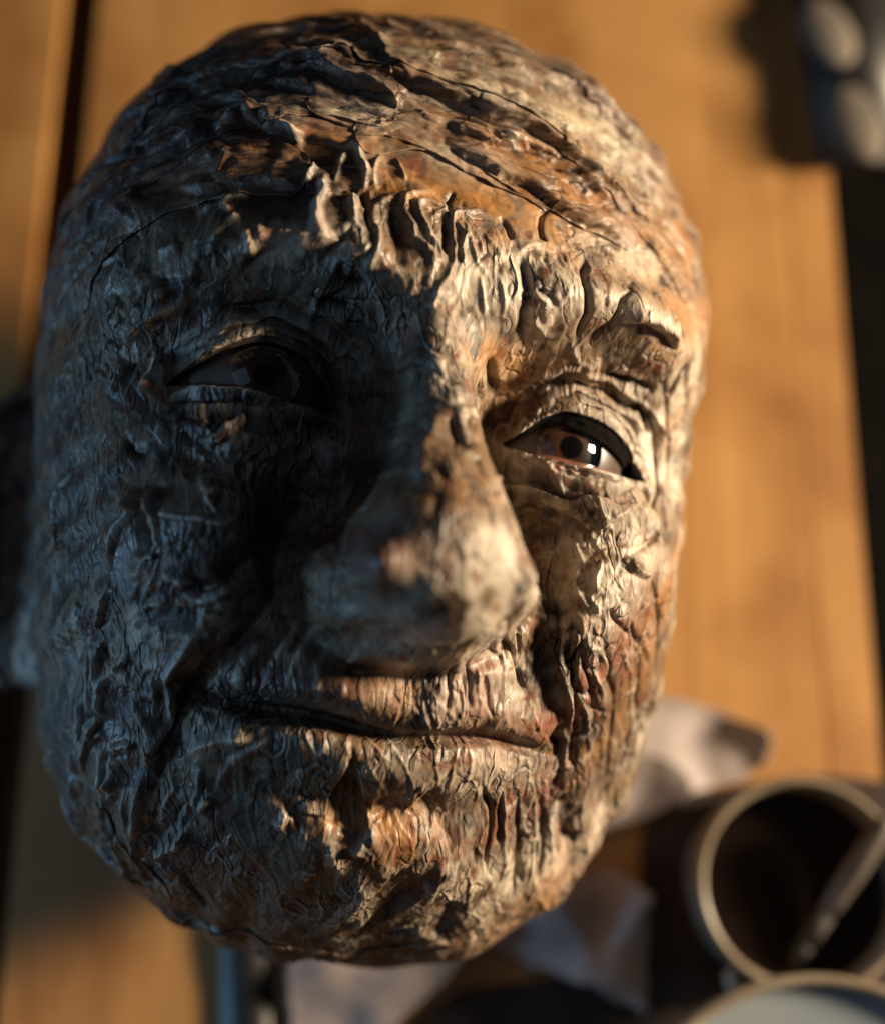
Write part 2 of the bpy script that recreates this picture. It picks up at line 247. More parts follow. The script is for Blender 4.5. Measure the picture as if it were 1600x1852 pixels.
# ===================== END GEO =====================
CREASES = """
e+ 1.3 5 -239,971 -242,844 -217,766 -198,717 -191,676 -176,647 -152,629 -131,604
e+ 1 5 -360,710 -313,685 -258,656 -245,644
e+ 0.8 4 -280,646 -221,631 -162,614 -131,600 -94,583 -56,584
e+ 1.8 5 -348,617 -305,607 -246,585 -189,575 -153,557
r 1 1 -153,554 -140,573 -116,559 -86,542 -62,538
g 1.3 1.3 -126,644 -90,635 -60,628 -30,609 2,585 26,567 63,556 126,544 172,543 211,526 285,530
e+ 1.5 4 -45,542 -26,521 19,519 64,514 126,509
g 0.7 0.8 -208,878 -162,856
g 1.2 2 -121,838 -113,809
r 0.6 0.8 -67,713 -81,676
g 0.6 1 28,757 57,732 102,705
e+ 0.8 6 -384,968 -309,879 -242,844
e+ 0.8 5 -114,690 -27,709 72,725 137,710
e+ 0.7 5 -26,628 32,627 127,617
e+ 0.7 6 -273,757 -198,722
g 1 1.5 108,892 154,886 228,973
g 1 1.2 152,695 178,698 172,661
g 0.8 1 179,659 243,659
e+ 1.2 5 263,686 316,680 388,690 437,686 465,666
g 1 1 243,605 279,595 314,570
g 0.7 1 330,605 354,588 365,547
r 0.6 1 437,638 486,621 529,590
e+ 0.9 4 203,468 243,470 286,486 316,484
e+ 0.9 5 69,700 137,705 184,706 263,686
e+ 1 5 63,613 127,603 193,588 250,601
e+ 1 4 64,519 127,516 158,499 201,501
e+ 0.7 4 193,733 282,751 355,725 429,725
r 1.4 1.2 -246,463 -228,454 -221,421 -212,397 -194,377
r 1 1 -211,393 -204,360
r 1.3 1.2 -176,442 -191,421 -197,399 -189,374 -180,364
r 1 1 -145,438 -131,417 -123,394
r 0.8 0.8 -302,407 -312,388 -319,364
r 0.8 1 -247,445 -258,402 -264,361
r 2.2 1.8 -283,385 -286,355 -280,335 -292,305 -295,267 -273,244
r 1.6 1.4 -211,345 -222,326 -230,286 -253,255
r 1 1.2 -196,362 -189,334 -203,307
r 2.4 1.8 -134,358 -166,339 -182,321 -188,295 -182,268 -184,240 -189,220 -181,204
r 2.3 1.8 -77,393 -107,363 -123,349 -123,323 -109,303 -110,279 -91,258 -73,235 -75,194
r 1.8 1.4 -54,362 -87,353 -103,341 -93,315 -84,291 -71,266 -59,231
r 1.2 1.2 -51,369 -51,349 -71,333 -79,320
r 2 1.4 35,370 -9,346 -34,336 -34,307 -34,279 -39,243 -48,209 -54,180
r 1.5 1.3 -25,325 0,298 -14,275 -11,258 -30,240
r 1.3 1.2 0,325 9,286 21,258 47,247
r 1 1.2 6,320 33,293 38,272
r 1 1.2 41,304 64,288 78,270
g 1.3 1.2 -34,402 -45,374 -45,350 -43,339
g 0.9 1 77,361 88,338 95,314
g 1 1.2 -11,383 -11,360
g 2.4 3 -134,332 -134,291 -136,233 -137,210
g 1.6 2 -207,357 -193,310 -196,261
g 1.8 2.5 -45,328 -48,287 -57,253
g 1.5 2 -254,336 -233,356 -215,359
g 0.9 1 74,361 85,346 95,314
g 1.6 1.4 176,404 159,385 152,357 157,336 167,327
g 0.8 1 226,447 230,458 220,470
e+ 0.9 3 105,296 130,307 163,321 184,322 223,335
g 2.6 2.3 105,291 115,270 123,237 126,212 128,184 139,159 161,138
g 2.2 2 265,333 254,298 246,258 254,227 262,203 259,183 256,158
g 1 1.2 166,315 159,290 168,273
g 0.8 1 194,318 196,285
g 0.8 1 209,324 211,300
g 0.7 1 140,234 167,218 196,200
g 1.6 1.5 358,270 336,249 331,222 323,202 301,182 285,162
g 1 1 287,245 300,223
g 0.9 1 366,299 349,277 359,273
g 0.8 1 460,293 461,268 470,246
g 0.9 1 385,235 389,225 378,209
g 1 1.2 500,245 517,233 508,211
r 0.9 1 147,171 186,167 223,171
g 1.2 1.5 351,451 410,463 483,471 559,479 606,465 622,448
g 1 1 243,467 285,458 321,448 351,451
r 0.6 0.8 567,366 559,332
g 0.8 1 218,353 248,355
r 0.8 1 285,356 306,353 335,349
r 1 2.5 290,417 348,405 404,393 473,380
e+ 2.4 6 348,202 392,211 437,208 508,203
g 0.9 1 162,204 159,188 174,175
g 0.8 1 263,274 268,254
r 1.3 1.2 246,-51 266,-71 284,-87 297,-100
r 1 1 261,-111 284,-123 306,-129 327,-125
r 1.1 1 274,-133 297,-145 322,-161 347,-180 360,-189
g 1.6 1.4 264,-45 303,-54 339,-53
g 2 2.2 252,-91 277,-104 299,-117 320,-123
g 1.2 1.2 281,-59 299,-74 325,-77 374,-60
r 0.9 0.9 313,-84 358,-67 411,-52 450,-46
g 1 1 385,-64 417,-71
g 1 1.5 325,-95 353,-100
g 1.2 1.8 379,-88 368,-112
g 3 2.8 519,-31 524,-60 532,-82 534,-107
r 0.9 0.9 325,-123 348,-131 376,-140
r 0.9 0.9 439,-114 395,-132 377,-143 361,-161 364,-177
g 0.8 0.9 423,-123 433,-140 440,-164 429,-180
g 0.8 0.9 462,-135 478,-164
r 0.8 0.9 349,-218 374,-207 417,-192 455,-190
g 1.2 1 412,-206 455,-190 504,-173 552,-158 575,-133
r 1.3 1 297,-172 313,-201 319,-226 326,-239
r 0.9 0.8 364,-222 354,-251 357,-279
r 0.7 0.8 302,-133 320,-157
r 0.7 0.8 327,-137 320,-157
g 1 1 404,-229 402,-245 379,-263
e+ 1.6 3 409,-217 438,-234 488,-245
g 1 0.9 404,-274 419,-287 443,-289
g 1.2 1.2 497,-295 471,-308
g 1 1 554,-259 553,-285 592,-313
g 1 1 390,-298 418,-325
r 1.3 1.1 316,-235 319,-270 328,-288 341,-307
r 1 1 337,-279 356,-299 367,-319
g 1.6 1.5 266,-318 296,-324 321,-318
g 0.8 1 376,-162 407,-172 425,-184
r 0.7 0.8 377,-185 403,-193 416,-204
g 0.7 0.9 355,-177 389,-178
g 1 1 117,-386 176,-406
g 1.9 1.6 135,-365 193,-388 218,-409 238,-425 252,-448 268,-469 278,-488
g 1.3 1.2 222,-338 212,-368 229,-400 241,-421
r 0.9 1 135,-384 192,-409 206,-436
r 0.9 1 169,-369 225,-401 250,-436
r 2 1.6 306,-328 315,-357 315,-394 326,-419 348,-455 377,-490 400,-511
r 1.2 1 330,-322 344,-355
g 2.8 4 288,-350 297,-386 304,-423 322,-459 346,-487
g 2.2 2.4 328,-369 336,-406 348,-422
g 2.3 2 348,-361 351,-387 352,-411 363,-442 379,-473 399,-503
r 1.3 0.9 381,-465 412,-492 434,-515 453,-538 475,-565 491,-601
g 0.8 0.9 399,-477 442,-484 494,-491
g 1.8 1.8 400,-379 418,-394 417,-415 392,-408
g 1.6 1.2 388,-303 417,-322 452,-334 479,-345
g 1.6 1.2 460,-316 506,-344 558,-374 597,-395
g 0.9 1 535,-330 593,-370
g 0.8 1 579,-308 630,-341
g 1 1 463,-372 448,-393
g 0.9 1 481,-356 468,-379
r 0.9 1 574,-415 566,-440 529,-457
g 1.6 1.4 682,-446 687,-474 709,-511 735,-549
g 1 1.2 451,-418 467,-446
r 1 1 358,-372 399,-377 433,-398 454,-421
g 1.5 1.5 370,-450 394,-461 424,-455
g 2.2 2.4 351,-531 386,-556 409,-578
r 1 1 372,-526 407,-549 414,-573 412,-589
g 2 2 411,-529 420,-552 433,-588
g 0.8 0.9 439,-511 478,-524 493,-548 488,-564
g 0.8 0.9 606,-460 616,-492 678,-525
g 1 1 582,-519 602,-563 600,-595
g 1.1 1.2 154,-441 172,-476 185,-518
g 1 1 266,-473 270,-514
g 0.9 1 296,-518 304,-536
g 0.9 1 107,-425 127,-464 130,-497
g 0.9 1 68,-432 80,-477 81,-517
g 1.6 1.5 403,-580 409,-612 408,-635
g 1.3 1.2 325,-616 362,-641 396,-675 409,-713 415,-678
g 3 3.6 434,-636 448,-669 468,-709 499,-720 501,-701
r 1.5 0.9 479,-571 492,-608 489,-637 497,-670 517,-705
r 1.1 1 435,-584 441,-609 449,-627
g 1.2 1.2 616,-616 620,-648 652,-689
g 1 1 585,-584 569,-613 587,-649
g 1 1.2 263,-647 268,-690 285,-718 295,-742
g 0.8 1 329,-748 366,-778 395,-809
g 1.5 2 237,-753 257,-787
r 0.9 1 426,-689 438,-724 462,-762
r 0.8 1 511,-709 525,-740
g 0.8 1 448,-719 466,-743
g 0.9 1.1 396,-724 426,-787
g 0.6 0.8 523,-745 592,-761
g 0.9 1.2 230,-667 253,-695 259,-731
g 0.9 1 368,-593 399,-622 407,-650
r 1.1 1 -826,-199 -859,-239 -869,-283 -887,-325 -835,-354 -882,-406 -851,-459
r 1.7 1.3 -576,-209 -593,-249 -616,-279 -624,-306 -634,-339 -630,-364
r 1.6 1.2 -615,-385 -626,-413 -635,-451 -646,-478
r 1 1 -610,-220 -597,-252
r 1.5 1.1 -537,-198 -533,-232 -535,-268 -529,-312
g 2.2 3 -578,-236 -562,-285 -544,-313
g 1.5 2 -520,-284 -509,-304
r 0.9 0.9 -551,-321 -527,-317
g 1.5 1.8 -543,-324 -537,-343
r 1 1 -551,-321 -554,-351 -581,-358
g 1 1.5 -488,-328 -480,-344
r 1 1 -509,-342 -476,-356 -449,-353
g 2.4 3 -463,-368 -412,-352 -362,-320 -329,-299
r 1.3 1.3 -463,-373 -427,-374 -389,-363 -364,-342
r 0.9 0.9 -525,-250 -494,-241 -455,-240 -426,-245 -392,-243 -369,-222
g 2 3 -554,-381 -541,-385 -549,-405
r 1.1 1 -516,-346 -530,-382 -539,-405
r 1 1 -539,-406 -511,-395 -479,-396
g 1.5 2 -527,-421 -506,-403
g 1.5 2.6 -466,-405 -425,-407
r 0.9 1 -417,-192 -436,-212
r 0.8 0.9 -694,-430 -692,-451
r 1.4 1.1 -653,-494 -648,-528 -629,-554 -611,-581 -605,-605
r 1.3 1 -632,-461 -621,-491 -626,-513 -611,-537 -596,-557 -593,-612
r 1.6 1.3 -551,-471 -561,-495 -575,-518 -590,-537 -593,-560
r 1.2 1 -630,-568 -637,-607 -640,-646 -634,-691
r 1.4 1.1 -602,-604 -618,-645 -627,-694 -633,-745
r 0.8 0.8 -575,-518 -547,-530 -518,-545
r 1 1 -499,-519 -486,-540 -488,-566
r 1.1 1 -529,-549 -522,-578 -505,-595 -485,-620 -491,-647 -493,-662
r 1.5 1.1 -430,-427 -443,-462 -455,-490 -464,-513 -459,-530 -458,-566 -467,-606 -477,-634 -483,-655 -490,-689
r 1 1 -490,-428 -472,-469
g 1.6 2.3 -507,-559 -501,-583
r 1.4 1.2 -572,-666 -535,-648 -511,-646
g 1 1.2 -561,-673 -527,-665
g 2 2.6 -618,-511 -577,-499
g 1.5 1.8 -561,-507 -549,-520
r 1.3 1.1 -598,-661 -582,-688 -582,-746
r 1 0.9 -570,-673 -561,-699 -564,-735
r 0.7 0.8 -711,-478 -717,-535
r 1.1 1.2 -385,-570 -405,-603
r 1.1 1.2 -293,-591 -345,-601 -382,-623 -406,-646
r 0.9 1 -380,-664 -389,-704
r 0.9 1 -818,-816 -927,-1026
r 0.9 1 -680,-698 -682,-757
r 1.4 1.1 -581,-714 -580,-756 -593,-803 -575,-820 -553,-846 -543,-897 -529,-953 -518,-1042
r 1 0.9 -560,-707 -563,-740 -549,-754
r 1.2 1 -525,-723 -522,-764 -515,-805 -505,-838 -511,-895
r 1.3 1 -490,-686 -494,-751 -501,-802 -499,-833
r 0.9 1 -502,-871 -490,-944 -480,-1011
r 0.7 0.9 -432,-697 -447,-746 -456,-786
r 1.5 1.3 -391,-772 -405,-797 -411,-825 -451,-858 -439,-880 -415,-900
r 1 1.2 -775,-886 -724,-909 -677,-964 -612,-967 -544,-993
r 0.7 1 -387,-698 -398,-742
r 1 1.2 -364,-718 -382,-750
r 1.1 1.2 -426,-1016 -380,-1073 -300,-1033 -228,-1090
e+ 1.4 4 -546,-1118 -454,-1073 -384,-1130 -319,-1120
r 0.9 1.2 -683,-764 -670,-829 -661,-880
g 1 1.2 -397,-879 -372,-935 -341,-999
r 1.7 1.4 -489,456 -469,471 -450,494 -430,493 -412,483
e+ 1.8 4 -450,491 -413,469 -356,454 -333,434
r 0.9 1 -412,486 -361,467 -329,447
r 0.7 0.9 -334,500 -375,496 -412,486
r 1.1 0.9 -470,425 -481,399 -495,371
r 1.1 0.9 -303,406 -314,382 -323,357
e- 1.9 5 -328,349 -386,351 -432,359 -481,357 -523,348 -568,350
r 1.4 1.5 -665,376 -658,339 -684,307
r 0.8 0.9 -508,428 -496,403
r 0.9 1 -414,329 -464,324 -505,311 -530,297
r 0.8 1 -477,315 -454,292
e- 1.4 5 -286,563 -327,565 -386,579 -421,595
e- 1.4 5 -290,601 -326,616 -394,619
e- 1.1 5 -509,598 -541,588 -586,592
e+ 0.9 4 -423,532 -456,558 -489,575
r 0.8 1 -626,494 -679,492 -699,447
e- 1.3 6 -506,456 -564,451 -626,447 -660,443
e- 1.2 6 -520,665 -573,663 -640,674 -682,626
e- 1.3 6 -578,568 -632,564 -689,563 -790,594
e+ 1 6 -704,830 -748,833 -785,788
r 1.1 1 -432,284 -458,268 -479,247 -482,227
r 1 1 -545,230 -563,217 -596,212
r 1 1.3 -653,349 -671,328 -688,306
r 1.5 1.6 -592,169 -613,148 -640,128
r 0.9 1 -601,172 -626,156 -644,132
r 0.9 1 -500,190 -542,178 -571,169
r 1.4 1.2 -511,146 -557,126 -586,114 -618,93 -638,67 -656,37
r 1 1 -674,138 -692,113 -690,96
r 0.9 1 -656,108 -673,85
r 0.9 1 -687,71 -698,53
r 1.4 1.3 -438,131 -471,111 -501,94 -528,70 -556,46
r 1.1 1.1 -357,104 -404,88 -437,71 -466,50
r 0.8 1 -677,240 -717,228 -794,222
r 0.7 0.9 -687,249 -684,210 -699,173 -722,151
r 1.1 1 -597,146 -565,149
r 0.8 1 -511,246 -502,203
r 0.8 1 -483,235 -480,215
r 0.8 1 -419,240 -410,221 -398,205
g 1.2 1.5 -535,172 -576,164 -597,157
e- 1 5 -928,437 -971,383
r 1 1 -277,158 -247,150 -222,146 -197,142
g 1.8 2.4 -261,158 -224,158 -198,158
g 2 2.6 -247,195 -212,187 -181,183
r 1 1 -196,245 -217,230 -236,216
g 1.5 1.5 -234,279 -261,236 -283,209
r 0.8 1 -167,171 -151,146 -118,118
r 1.1 1.2 -95,138 -122,138
r 1.1 1.2 -51,199 -55,163
r 0.9 1 -420,248 -411,225 -402,209
r 0.9 1 -395,250 -388,225
g 1.2 1.2 -376,-14 -341,-26
g 2 2.8 -456,-63 -423,-68 -387,-68
r 1.4 1.2 -430,-91 -396,-75 -368,-74
r 1.2 1.8 -438,-95 -427,-111
g 1.5 2 -413,-94 -368,-83
r 0.8 0.9 -365,-92 -378,-110
r 1 1 -439,-123 -397,-116 -337,-116 -313,-100 -291,-92
g 1.2 1.3 -393,-135 -383,-120 -341,-116
g 1.6 2 -385,-149 -359,-139 -336,-120
g 1.5 2 -499,-98 -470,-119 -445,-123
r 0.8 0.9 -471,-135 -441,-143
r 0.8 0.9 -542,-83 -561,-114
r 1 1 -406,-185 -437,-208
g 1.5 2.4 -639,-112 -617,-138 -576,-142
g 1 1.2 -362,-72 -327,-64
r 1 1 -583,-211 -596,-256
r 1.2 1 -538,-202 -533,-254
r 1.4 1.2 -643,30 -666,-9 -682,-31
r 1.2 1 -560,46 -571,10 -608,-33
g 1.6 2 86,104 106,93 125,79 145,64
g 2 2 73,72 87,56
g 2 2 9,13 22,-6
r 0.9 1 145,60 173,43 189,27
g 2.5 3.4 -23,-27 -18,-59 -12,-86
g 2 2.4 10,-96 9,-130
r 1.6 3 -5,-14 -12,-40 -4,-72
r 1.1 3 -4,-85 -35,-121 -55,-149
r 1.2 4 -53,-81 -71,-101 -98,-162
r 1 3 -26,25 -17,-11
r 1 3 -48,65 -61,43
r 1.2 3 183,25 203,-31 205,-73
g 4 8 -118,-695 -87,-699 -54,-684
r 1.2 3 -159,-702 -161,-729
r 1.4 3 -205,-734 -229,-763
r 1.7 4 -98,-745 -115,-774 -83,-836
r 1.7 4 -6,-748 -32,-770 -52,-799
g 2 5 -68,-745 -69,-779
r 1 2 -45,-712 -4,-741
g 2 5 -5,-680 10,-728
r 1 1.2 69,-653 32,-698
g 1.6 4 75,-679 132,-716 181,-759
r 1.2 3 143,-815 207,-804
g 2 4 233,-862 232,-965
g 2.5 9 48,-848 123,-902
g 1.2 1.5 106,-1009 185,-958
g 1.5 4 -214,-753 -175,-743
r 1.4 6 -11,-863 -1,-915 41,-971
e+ 1 5 -228,-1058 -114,-1075 64,-1156
e+ 1 5 -218,-1160 -92,-1149 -5,-1105
g 1 1.5 45,-1125 140,-1154
r 0.7 1.6 -225,-376 -259,-445 -272,-490 -258,-524
r 0.6 1.6 -195,-394 -224,-448 -236,-506
r 0.6 1.6 -163,-402 -186,-463 -181,-513
r 0.6 1.6 -126,-413 -140,-474 -141,-517
r 0.6 1.6 -288,-428 -324,-476 -332,-514
r 0.6 1.6 -313,-574 -375,-624 -390,-667
r 0.6 1.6 -264,-590 -329,-642 -345,-698
e+ 1.9 6 -48,494 5,473 65,454 126,436 189,415 254,397 316,382 384,367
g 1.2 1.6 -40,489 5,469 65,450 126,432 189,412 253,393 301,382
e+ 1.7 5 -350,618 -302,602 -243,582 -186,574 -148,555
e+ 1.6 5 -560,638 -445,639 -340,643 -247,634
e+ 1.5 5 -623,506 -514,550 -399,566
e+ 1.6 6 -177,609 -83,599 14,573 139,560 246,527
r 1.2 1.2 166,70 216,80 247,96 271,110
g 1.6 1.4 188,60 230,76 269,96 283,125
r 1 1 304,92 340,80 375,69
g 1.2 1.2 396,124 419,99 448,79
g 1.8 1.8 358,136 418,136 460,131 503,118
r 1.2 1.2 364,145 424,144 474,137
g 1.4 1.4 512,142 552,118
g 1.5 1.5 584,191 565,145 554,114
g 1.3 1.2 455,102 495,72 519,43
g 1.3 1.2 493,90 537,60 554,25
r 1 1 245,158 288,141 327,145
r 0.9 1 303,137 338,153
g 1.3 1.3 261,92 276,119 305,133
r 1.2 1.2 345,102 402,86 445,57 476,28
r 1 1 235,-36 281,-44 345,-48 427,-42 477,-50
g 1.4 1.2 257,-47 295,-60 339,-66
r 1.2 1.2 242,-51 274,-84 293,-97
g 1.8 1.6 245,-85 275,-103 315,-110 351,-102
r 1.2 1.1 244,-114 284,-130 315,-137
g 1.5 1.5 251,-129 297,-155 329,-173
r 1 1 376,-88 350,-120 371,-144
g 1 1 420,-83 470,-66
g 1.6 1.8 98,109 121,89 154,68
g 1.8 2 71,68 103,52 30,-2
g 2 2.6 -27,-36 -14,-72 -8,-97
r 1.6 2.2 -52,-35 -61,-72 -98,-147
r 1.4 2 154,68 187,35 211,-47
g 1.8 2.2 2,-94 16,-125
g 1.4 2.2 -67,-171 -91,-213
g 1.3 1.4 110,229 128,204 138,179
r 1 1.2 28,242 39,192 51,159
r 1 1.2 68,249 82,200 89,163
e+ 1.5 5 -904,281 -738,377 -577,446 -409,483 -277,475
g 1.2 1.4 -944,233 -761,299 -600,361 -453,395
e+ 1.5 5 -868,466 -687,530 -527,607 -340,643 -238,661
g 1.2 1.4 -859,600 -676,652 -493,706 -304,768 -180,764
e+ 1.4 5 -754,654 -585,758 -410,825 -255,846
e+ 1.3 4 -572,408 -437,444 -318,453 -231,450
e+ 1.5 5 -246,614 -108,608 38,580 191,542 331,492 477,418
g 1.3 1.4 -227,672 -59,680 103,654 281,613 439,547 572,458
e+ 1.4 5 -205,748 -27,770 162,756 333,711 475,622
g 1.2 1.3 -175,864 42,916 276,967 358,778
g 1.4 1.4 -150,558 -33,557 64,529 191,486 299,444 405,406
e+ 1.3 4 3,539 126,519 258,487 359,451
g 1.2 1.3 -976,136 -839,222 -718,274 -609,299
g 1.2 1.2 -483,514 -349,535 -239,532 -125,524
r 1 1.2 -107,623 38,600 192,568
r 1 1.2 -180,694 -7,714 180,704
r 1 1.2 -684,390 -536,413 -402,431
g 1.4 1.2 279,-273 300,-360 317,-439
g 1.4 1.2 362,-383 451,-499 505,-621
g 1.4 1.2 391,-351 495,-456 551,-579 571,-684
g 1.3 1.2 456,-317 579,-415 633,-539 627,-643
g 1.3 1.2 509,-234 624,-335 668,-440
g 1.2 1.1 368,-464 430,-563 474,-645
r 1.2 1 387,-392 484,-499 535,-611
r 1.2 1 452,-357 569,-459 601,-568
g 1.2 1.1 529,137 607,44 610,-72
g 1.2 1.1 526,74 570,-31 528,-127
g 1.1 1.1 215,-640 263,-719 289,-812
g 1.1 1.1 291,-644 346,-732 391,-842
g 1.1 1.1 356,-608 412,-702 441,-805
r 1 1 253,-642 303,-725 336,-821
r 1 1 327,-622 385,-716 421,-824
r 1.92879 1.1 206,4 228,27 248,43 277,59 319,74 373,72 413,63 447,50 492,13 535,-14
g 1.8756 1.1 217,35 241,50 266,72 313,88 373,82 417,75 458,59 500,18
r 1.7523 1.1 177,23 200,46 228,60 255,82 306,100 374,93 422,87 468,69 520,34
g 1.59862 1.1 168,27 193,51 215,68 235,98 301,108 373,110 424,96 482,82 533,42
r 1.97519 1.1 151,64 186,84 216,113 287,131 372,132 429,118 491,90 568,66 622,55
r 1.59397 1.1 211,-14 247,-36 290,-47 335,-51 398,-46 452,-42 500,-46
g 1.87791 1.1 207,-27 246,-43 285,-59 330,-63 394,-55 444,-55
r 1.36492 1.1 240,-60 277,-79 325,-77 387,-71 439,-64
g 1.60493 1.1 48,-114 229,-83 274,-88 316,-94 370,-96 408,-99 459,-91
r 2.02156 1.1 36,-125 216,-104 264,-109 300,-127 354,-120 403,-103
g 1.56604 1.1 207,-121 257,-137 303,-149 352,-134 386,-128
r 1.41175 1.1 -501,33 -451,73 -385,108 -334,120 -272,117 -236,105 -210,88 -178,27
g 1.5556 1.1 -512,42 -457,79 -391,116 -337,133 -269,129 -231,113 -200,93
r 1.54155 1.1 -522,51 -469,91 -402,128 -341,145 -269,137 -222,121 -184,97 -158,31
g 1.76949 1.1 -590,30 -540,67 -481,103 -412,140 -347,159 -266,154 -217,129 -173,105
r 1.36236 1.1 -534,-32 -491,-24 -434,-14 -377,-11 -319,-5 -252,-1
g 1.58516 1.1 -532,-46 -490,-34 -434,-34 -378,-28 -321,-18 -253,-13 -184,-10
r 1.541 1.1 -489,-57 -435,-52 -381,-52 -325,-41 -255,-37 -184,-23
g 1.7701 1.1 -528,-77 -489,-68 -437,-83 -386,-78 -333,-75 -258,-55
"""
REGIONS = [(-5.7, 5.41, 3.58, 42.8, 8.0, 0.6, 0.6), (-2.39, 6.71, 3.03, 3.7, 8.0, 0.6, 0.55), (1.43, 6.45, 3.47, -8.2, 8.0, 0.6, 0.55), (4.69, 4.94, 3.22, -13.0, 6.0, 0.6, 0.45), (-6.77, 2.78, 2.64, 28.3, 3.0, 0.6, 0.7), (-2.71, 4.04, 1.67, -11.3, 6.0, 0.6, 0.5), (0.06, 4.55, 1.67, -14.3, 6.0, 0.6, 0.5), (-0.97, 2.7, 1.63, -85.7, 2.0, 0.5, 0.9), (0.88, 3.21, 1.5, -67.0, 1.5, 0.6, 0.8), (2.94, 2.58, 1.93, -84.3, 1.8, 0.55, 0.9), (5.51, 2.01, 1.85, -31.8, 2.5, 0.5, 0.5), (-3.55, 1.93, 1.15, 0.9, 2.5, 0.7, 0.5), (-6.44, 0.33, 2.0, 51.2, 3.0, 0.5, 0.7), (-3.84, -1.24, 1.43, 14.3, 2.2, 0.6, 0.7), (-5.51, -4.12, 2.98, -79.7, 3.5, 0.8, 0.55), (-8.49, -2.62, 2.46, -79.1, 5.0, 0.5, 0.6), (-5.94, -7.19, 3.6, -73.2, 4.5, 0.6, 0.6), (-3.95, -9.46, 0.82, -50.2, 4.5, 0.6, 0.6), (-2.25, -4.42, 1.53, -115.4, 2.5, 0.5, 0.4), (-1.54, -1.71, 1.33, -81.6, 2.5, 0.8, 0.45), (-0.24, -0.81, 1.18, -89.9, 3.0, 0.7, 0.55), (-0.06, -3.12, 1.27, -59.1, 3.0, 1.2, 0.3), (3.1, -1.11, 1.12, -20.7, 1.5, 0.26, 1.3), (3.78, -2.54, 1.23, -48.2, 1.1, 0.35, 1.3), (5.37, -1.91, 2.08, -70.2, 2.2, 0.5, 0.7), (5.41, -4.94, 2.98, -52.1, 1.7, 0.42, 1.3), (6.22, -3.96, 2.27, -38.0, 2.0, 0.42, 0.9), (1.46, -4.63, 1.34, -63.9, 1.5, 0.36, 1.2), (1.02, -6.29, 1.65, -61.5, 1.4, 0.36, 1.3), (-2.61, -6.62, 1.62, -108.5, 1.8, 0.45, 1.2), (0.15, -7.67, 1.92, -55.3, 1.8, 0.9, 0.8), (3.46, -7.32, 1.81, -61.2, 2.0, 0.42, 0.9), (1.46, -10.6, 1.47, 18.5, 6.0, 0.6, 0.7), (-2.56, -8.85, 2.21, -58.6, 3.0, 0.9, 0.5), (3.92, 1.24, 0.99, -20.1, 1.2, 0.32, 1.2), (-1.34, 0.9, 0.91, -25.2, 1.5, 0.6, 0.8), (-4.99, 1.1, 1.11, 30.8, 2.0, 0.5, 0.8), (2.67, -1.74, 1.52, -47.0, 1.2, 0.4, 0.7)]
# ---------------------------------------------------------------- helpers
def mat_new(name):
    m = bpy.data.materials.new(name); m.use_nodes = True; nt = m.node_tree
    return m, nt, nt.nodes['Principled BSDF']
def node(nt, typ, **kw):
    n = nt.nodes.new(typ)
    for k, v in kw.items():
        if k in n.inputs.keys() if isinstance(k, str) else False: n.inputs[k].default_value = v
        else: setattr(n, k, v)
    return n
def link(nt, a, b): nt.links.new(a, b)
def mesh_obj(name, V, Fc, mat, parent=None, smooth=True, loc=None):
    me = bpy.data.meshes.new(name); V = np.asarray(V, np.float32)
    if loc is not None: V = V-np.array(loc, np.float32)
    if isinstance(Fc, np.ndarray):
        k = Fc.shape[1]; me.vertices.add(len(V)); me.vertices.foreach_set('co', V.ravel())
        me.loops.add(Fc.size); me.loops.foreach_set('vertex_index', Fc.ravel().astype(np.int32)); me.polygons.add(len(Fc))
        me.polygons.foreach_set('loop_start', np.arange(0, Fc.size, k, dtype=np.int32)); me.update()
    else: me.from_pydata([tuple(map(float, v)) for v in V], [], Fc); me.update()
    me.validate()
    if smooth: me.shade_smooth()
    if mat: me.materials.append(mat)
    o = bpy.data.objects.new(name, me); col.objects.link(o)
    if parent: o.parent = parent
    elif loc is not None: o.location = loc
    return o
def tag(o, label=None, category=None, group=None, kind=None):
    for k, v in (('label', label), ('category', category), ('group', group), ('kind', kind)):
        if v: o[k] = v
    return o
def empty(name, loc, label, category, group=None):
    o = bpy.data.objects.new(name, None); col.objects.link(o); o.location = loc; o.empty_display_size = .02
    return tag(o, label, category, group)
def grid_faces(r, c, wrap=False):
    i = np.arange(r*c).reshape(r, c)
    if wrap: i = np.concatenate([i, i[:, :1]], 1)
    return np.stack([i[:-1, :-1], i[:-1, 1:], i[1:, 1:], i[1:, :-1]], -1).reshape(-1, 4)
def on_table(px, py, z=0.0):                # a point of the table under a place in the view
    d = CAM.to_3x3() @ Vector(((px-800)/2330, (926-py)/2330, -1)); o = CAM.translation
    t = (z-o.z)/d.z; return o+d*t

# ---------------------------------------------------------------- head pose
HQ = Matrix.Translation((-.0224, .016, -.324)) @ Euler(tuple(math.radians(a) for a in (-5, 14.5, -8.2)), 'XYZ').to_matrix().to_4x4()
HM = CAM @ HQ; HN = np.array(HM)
def h2w(P): return (np.asarray(P)*.01) @ HN[:3, :3].T+HN[:3, 3]

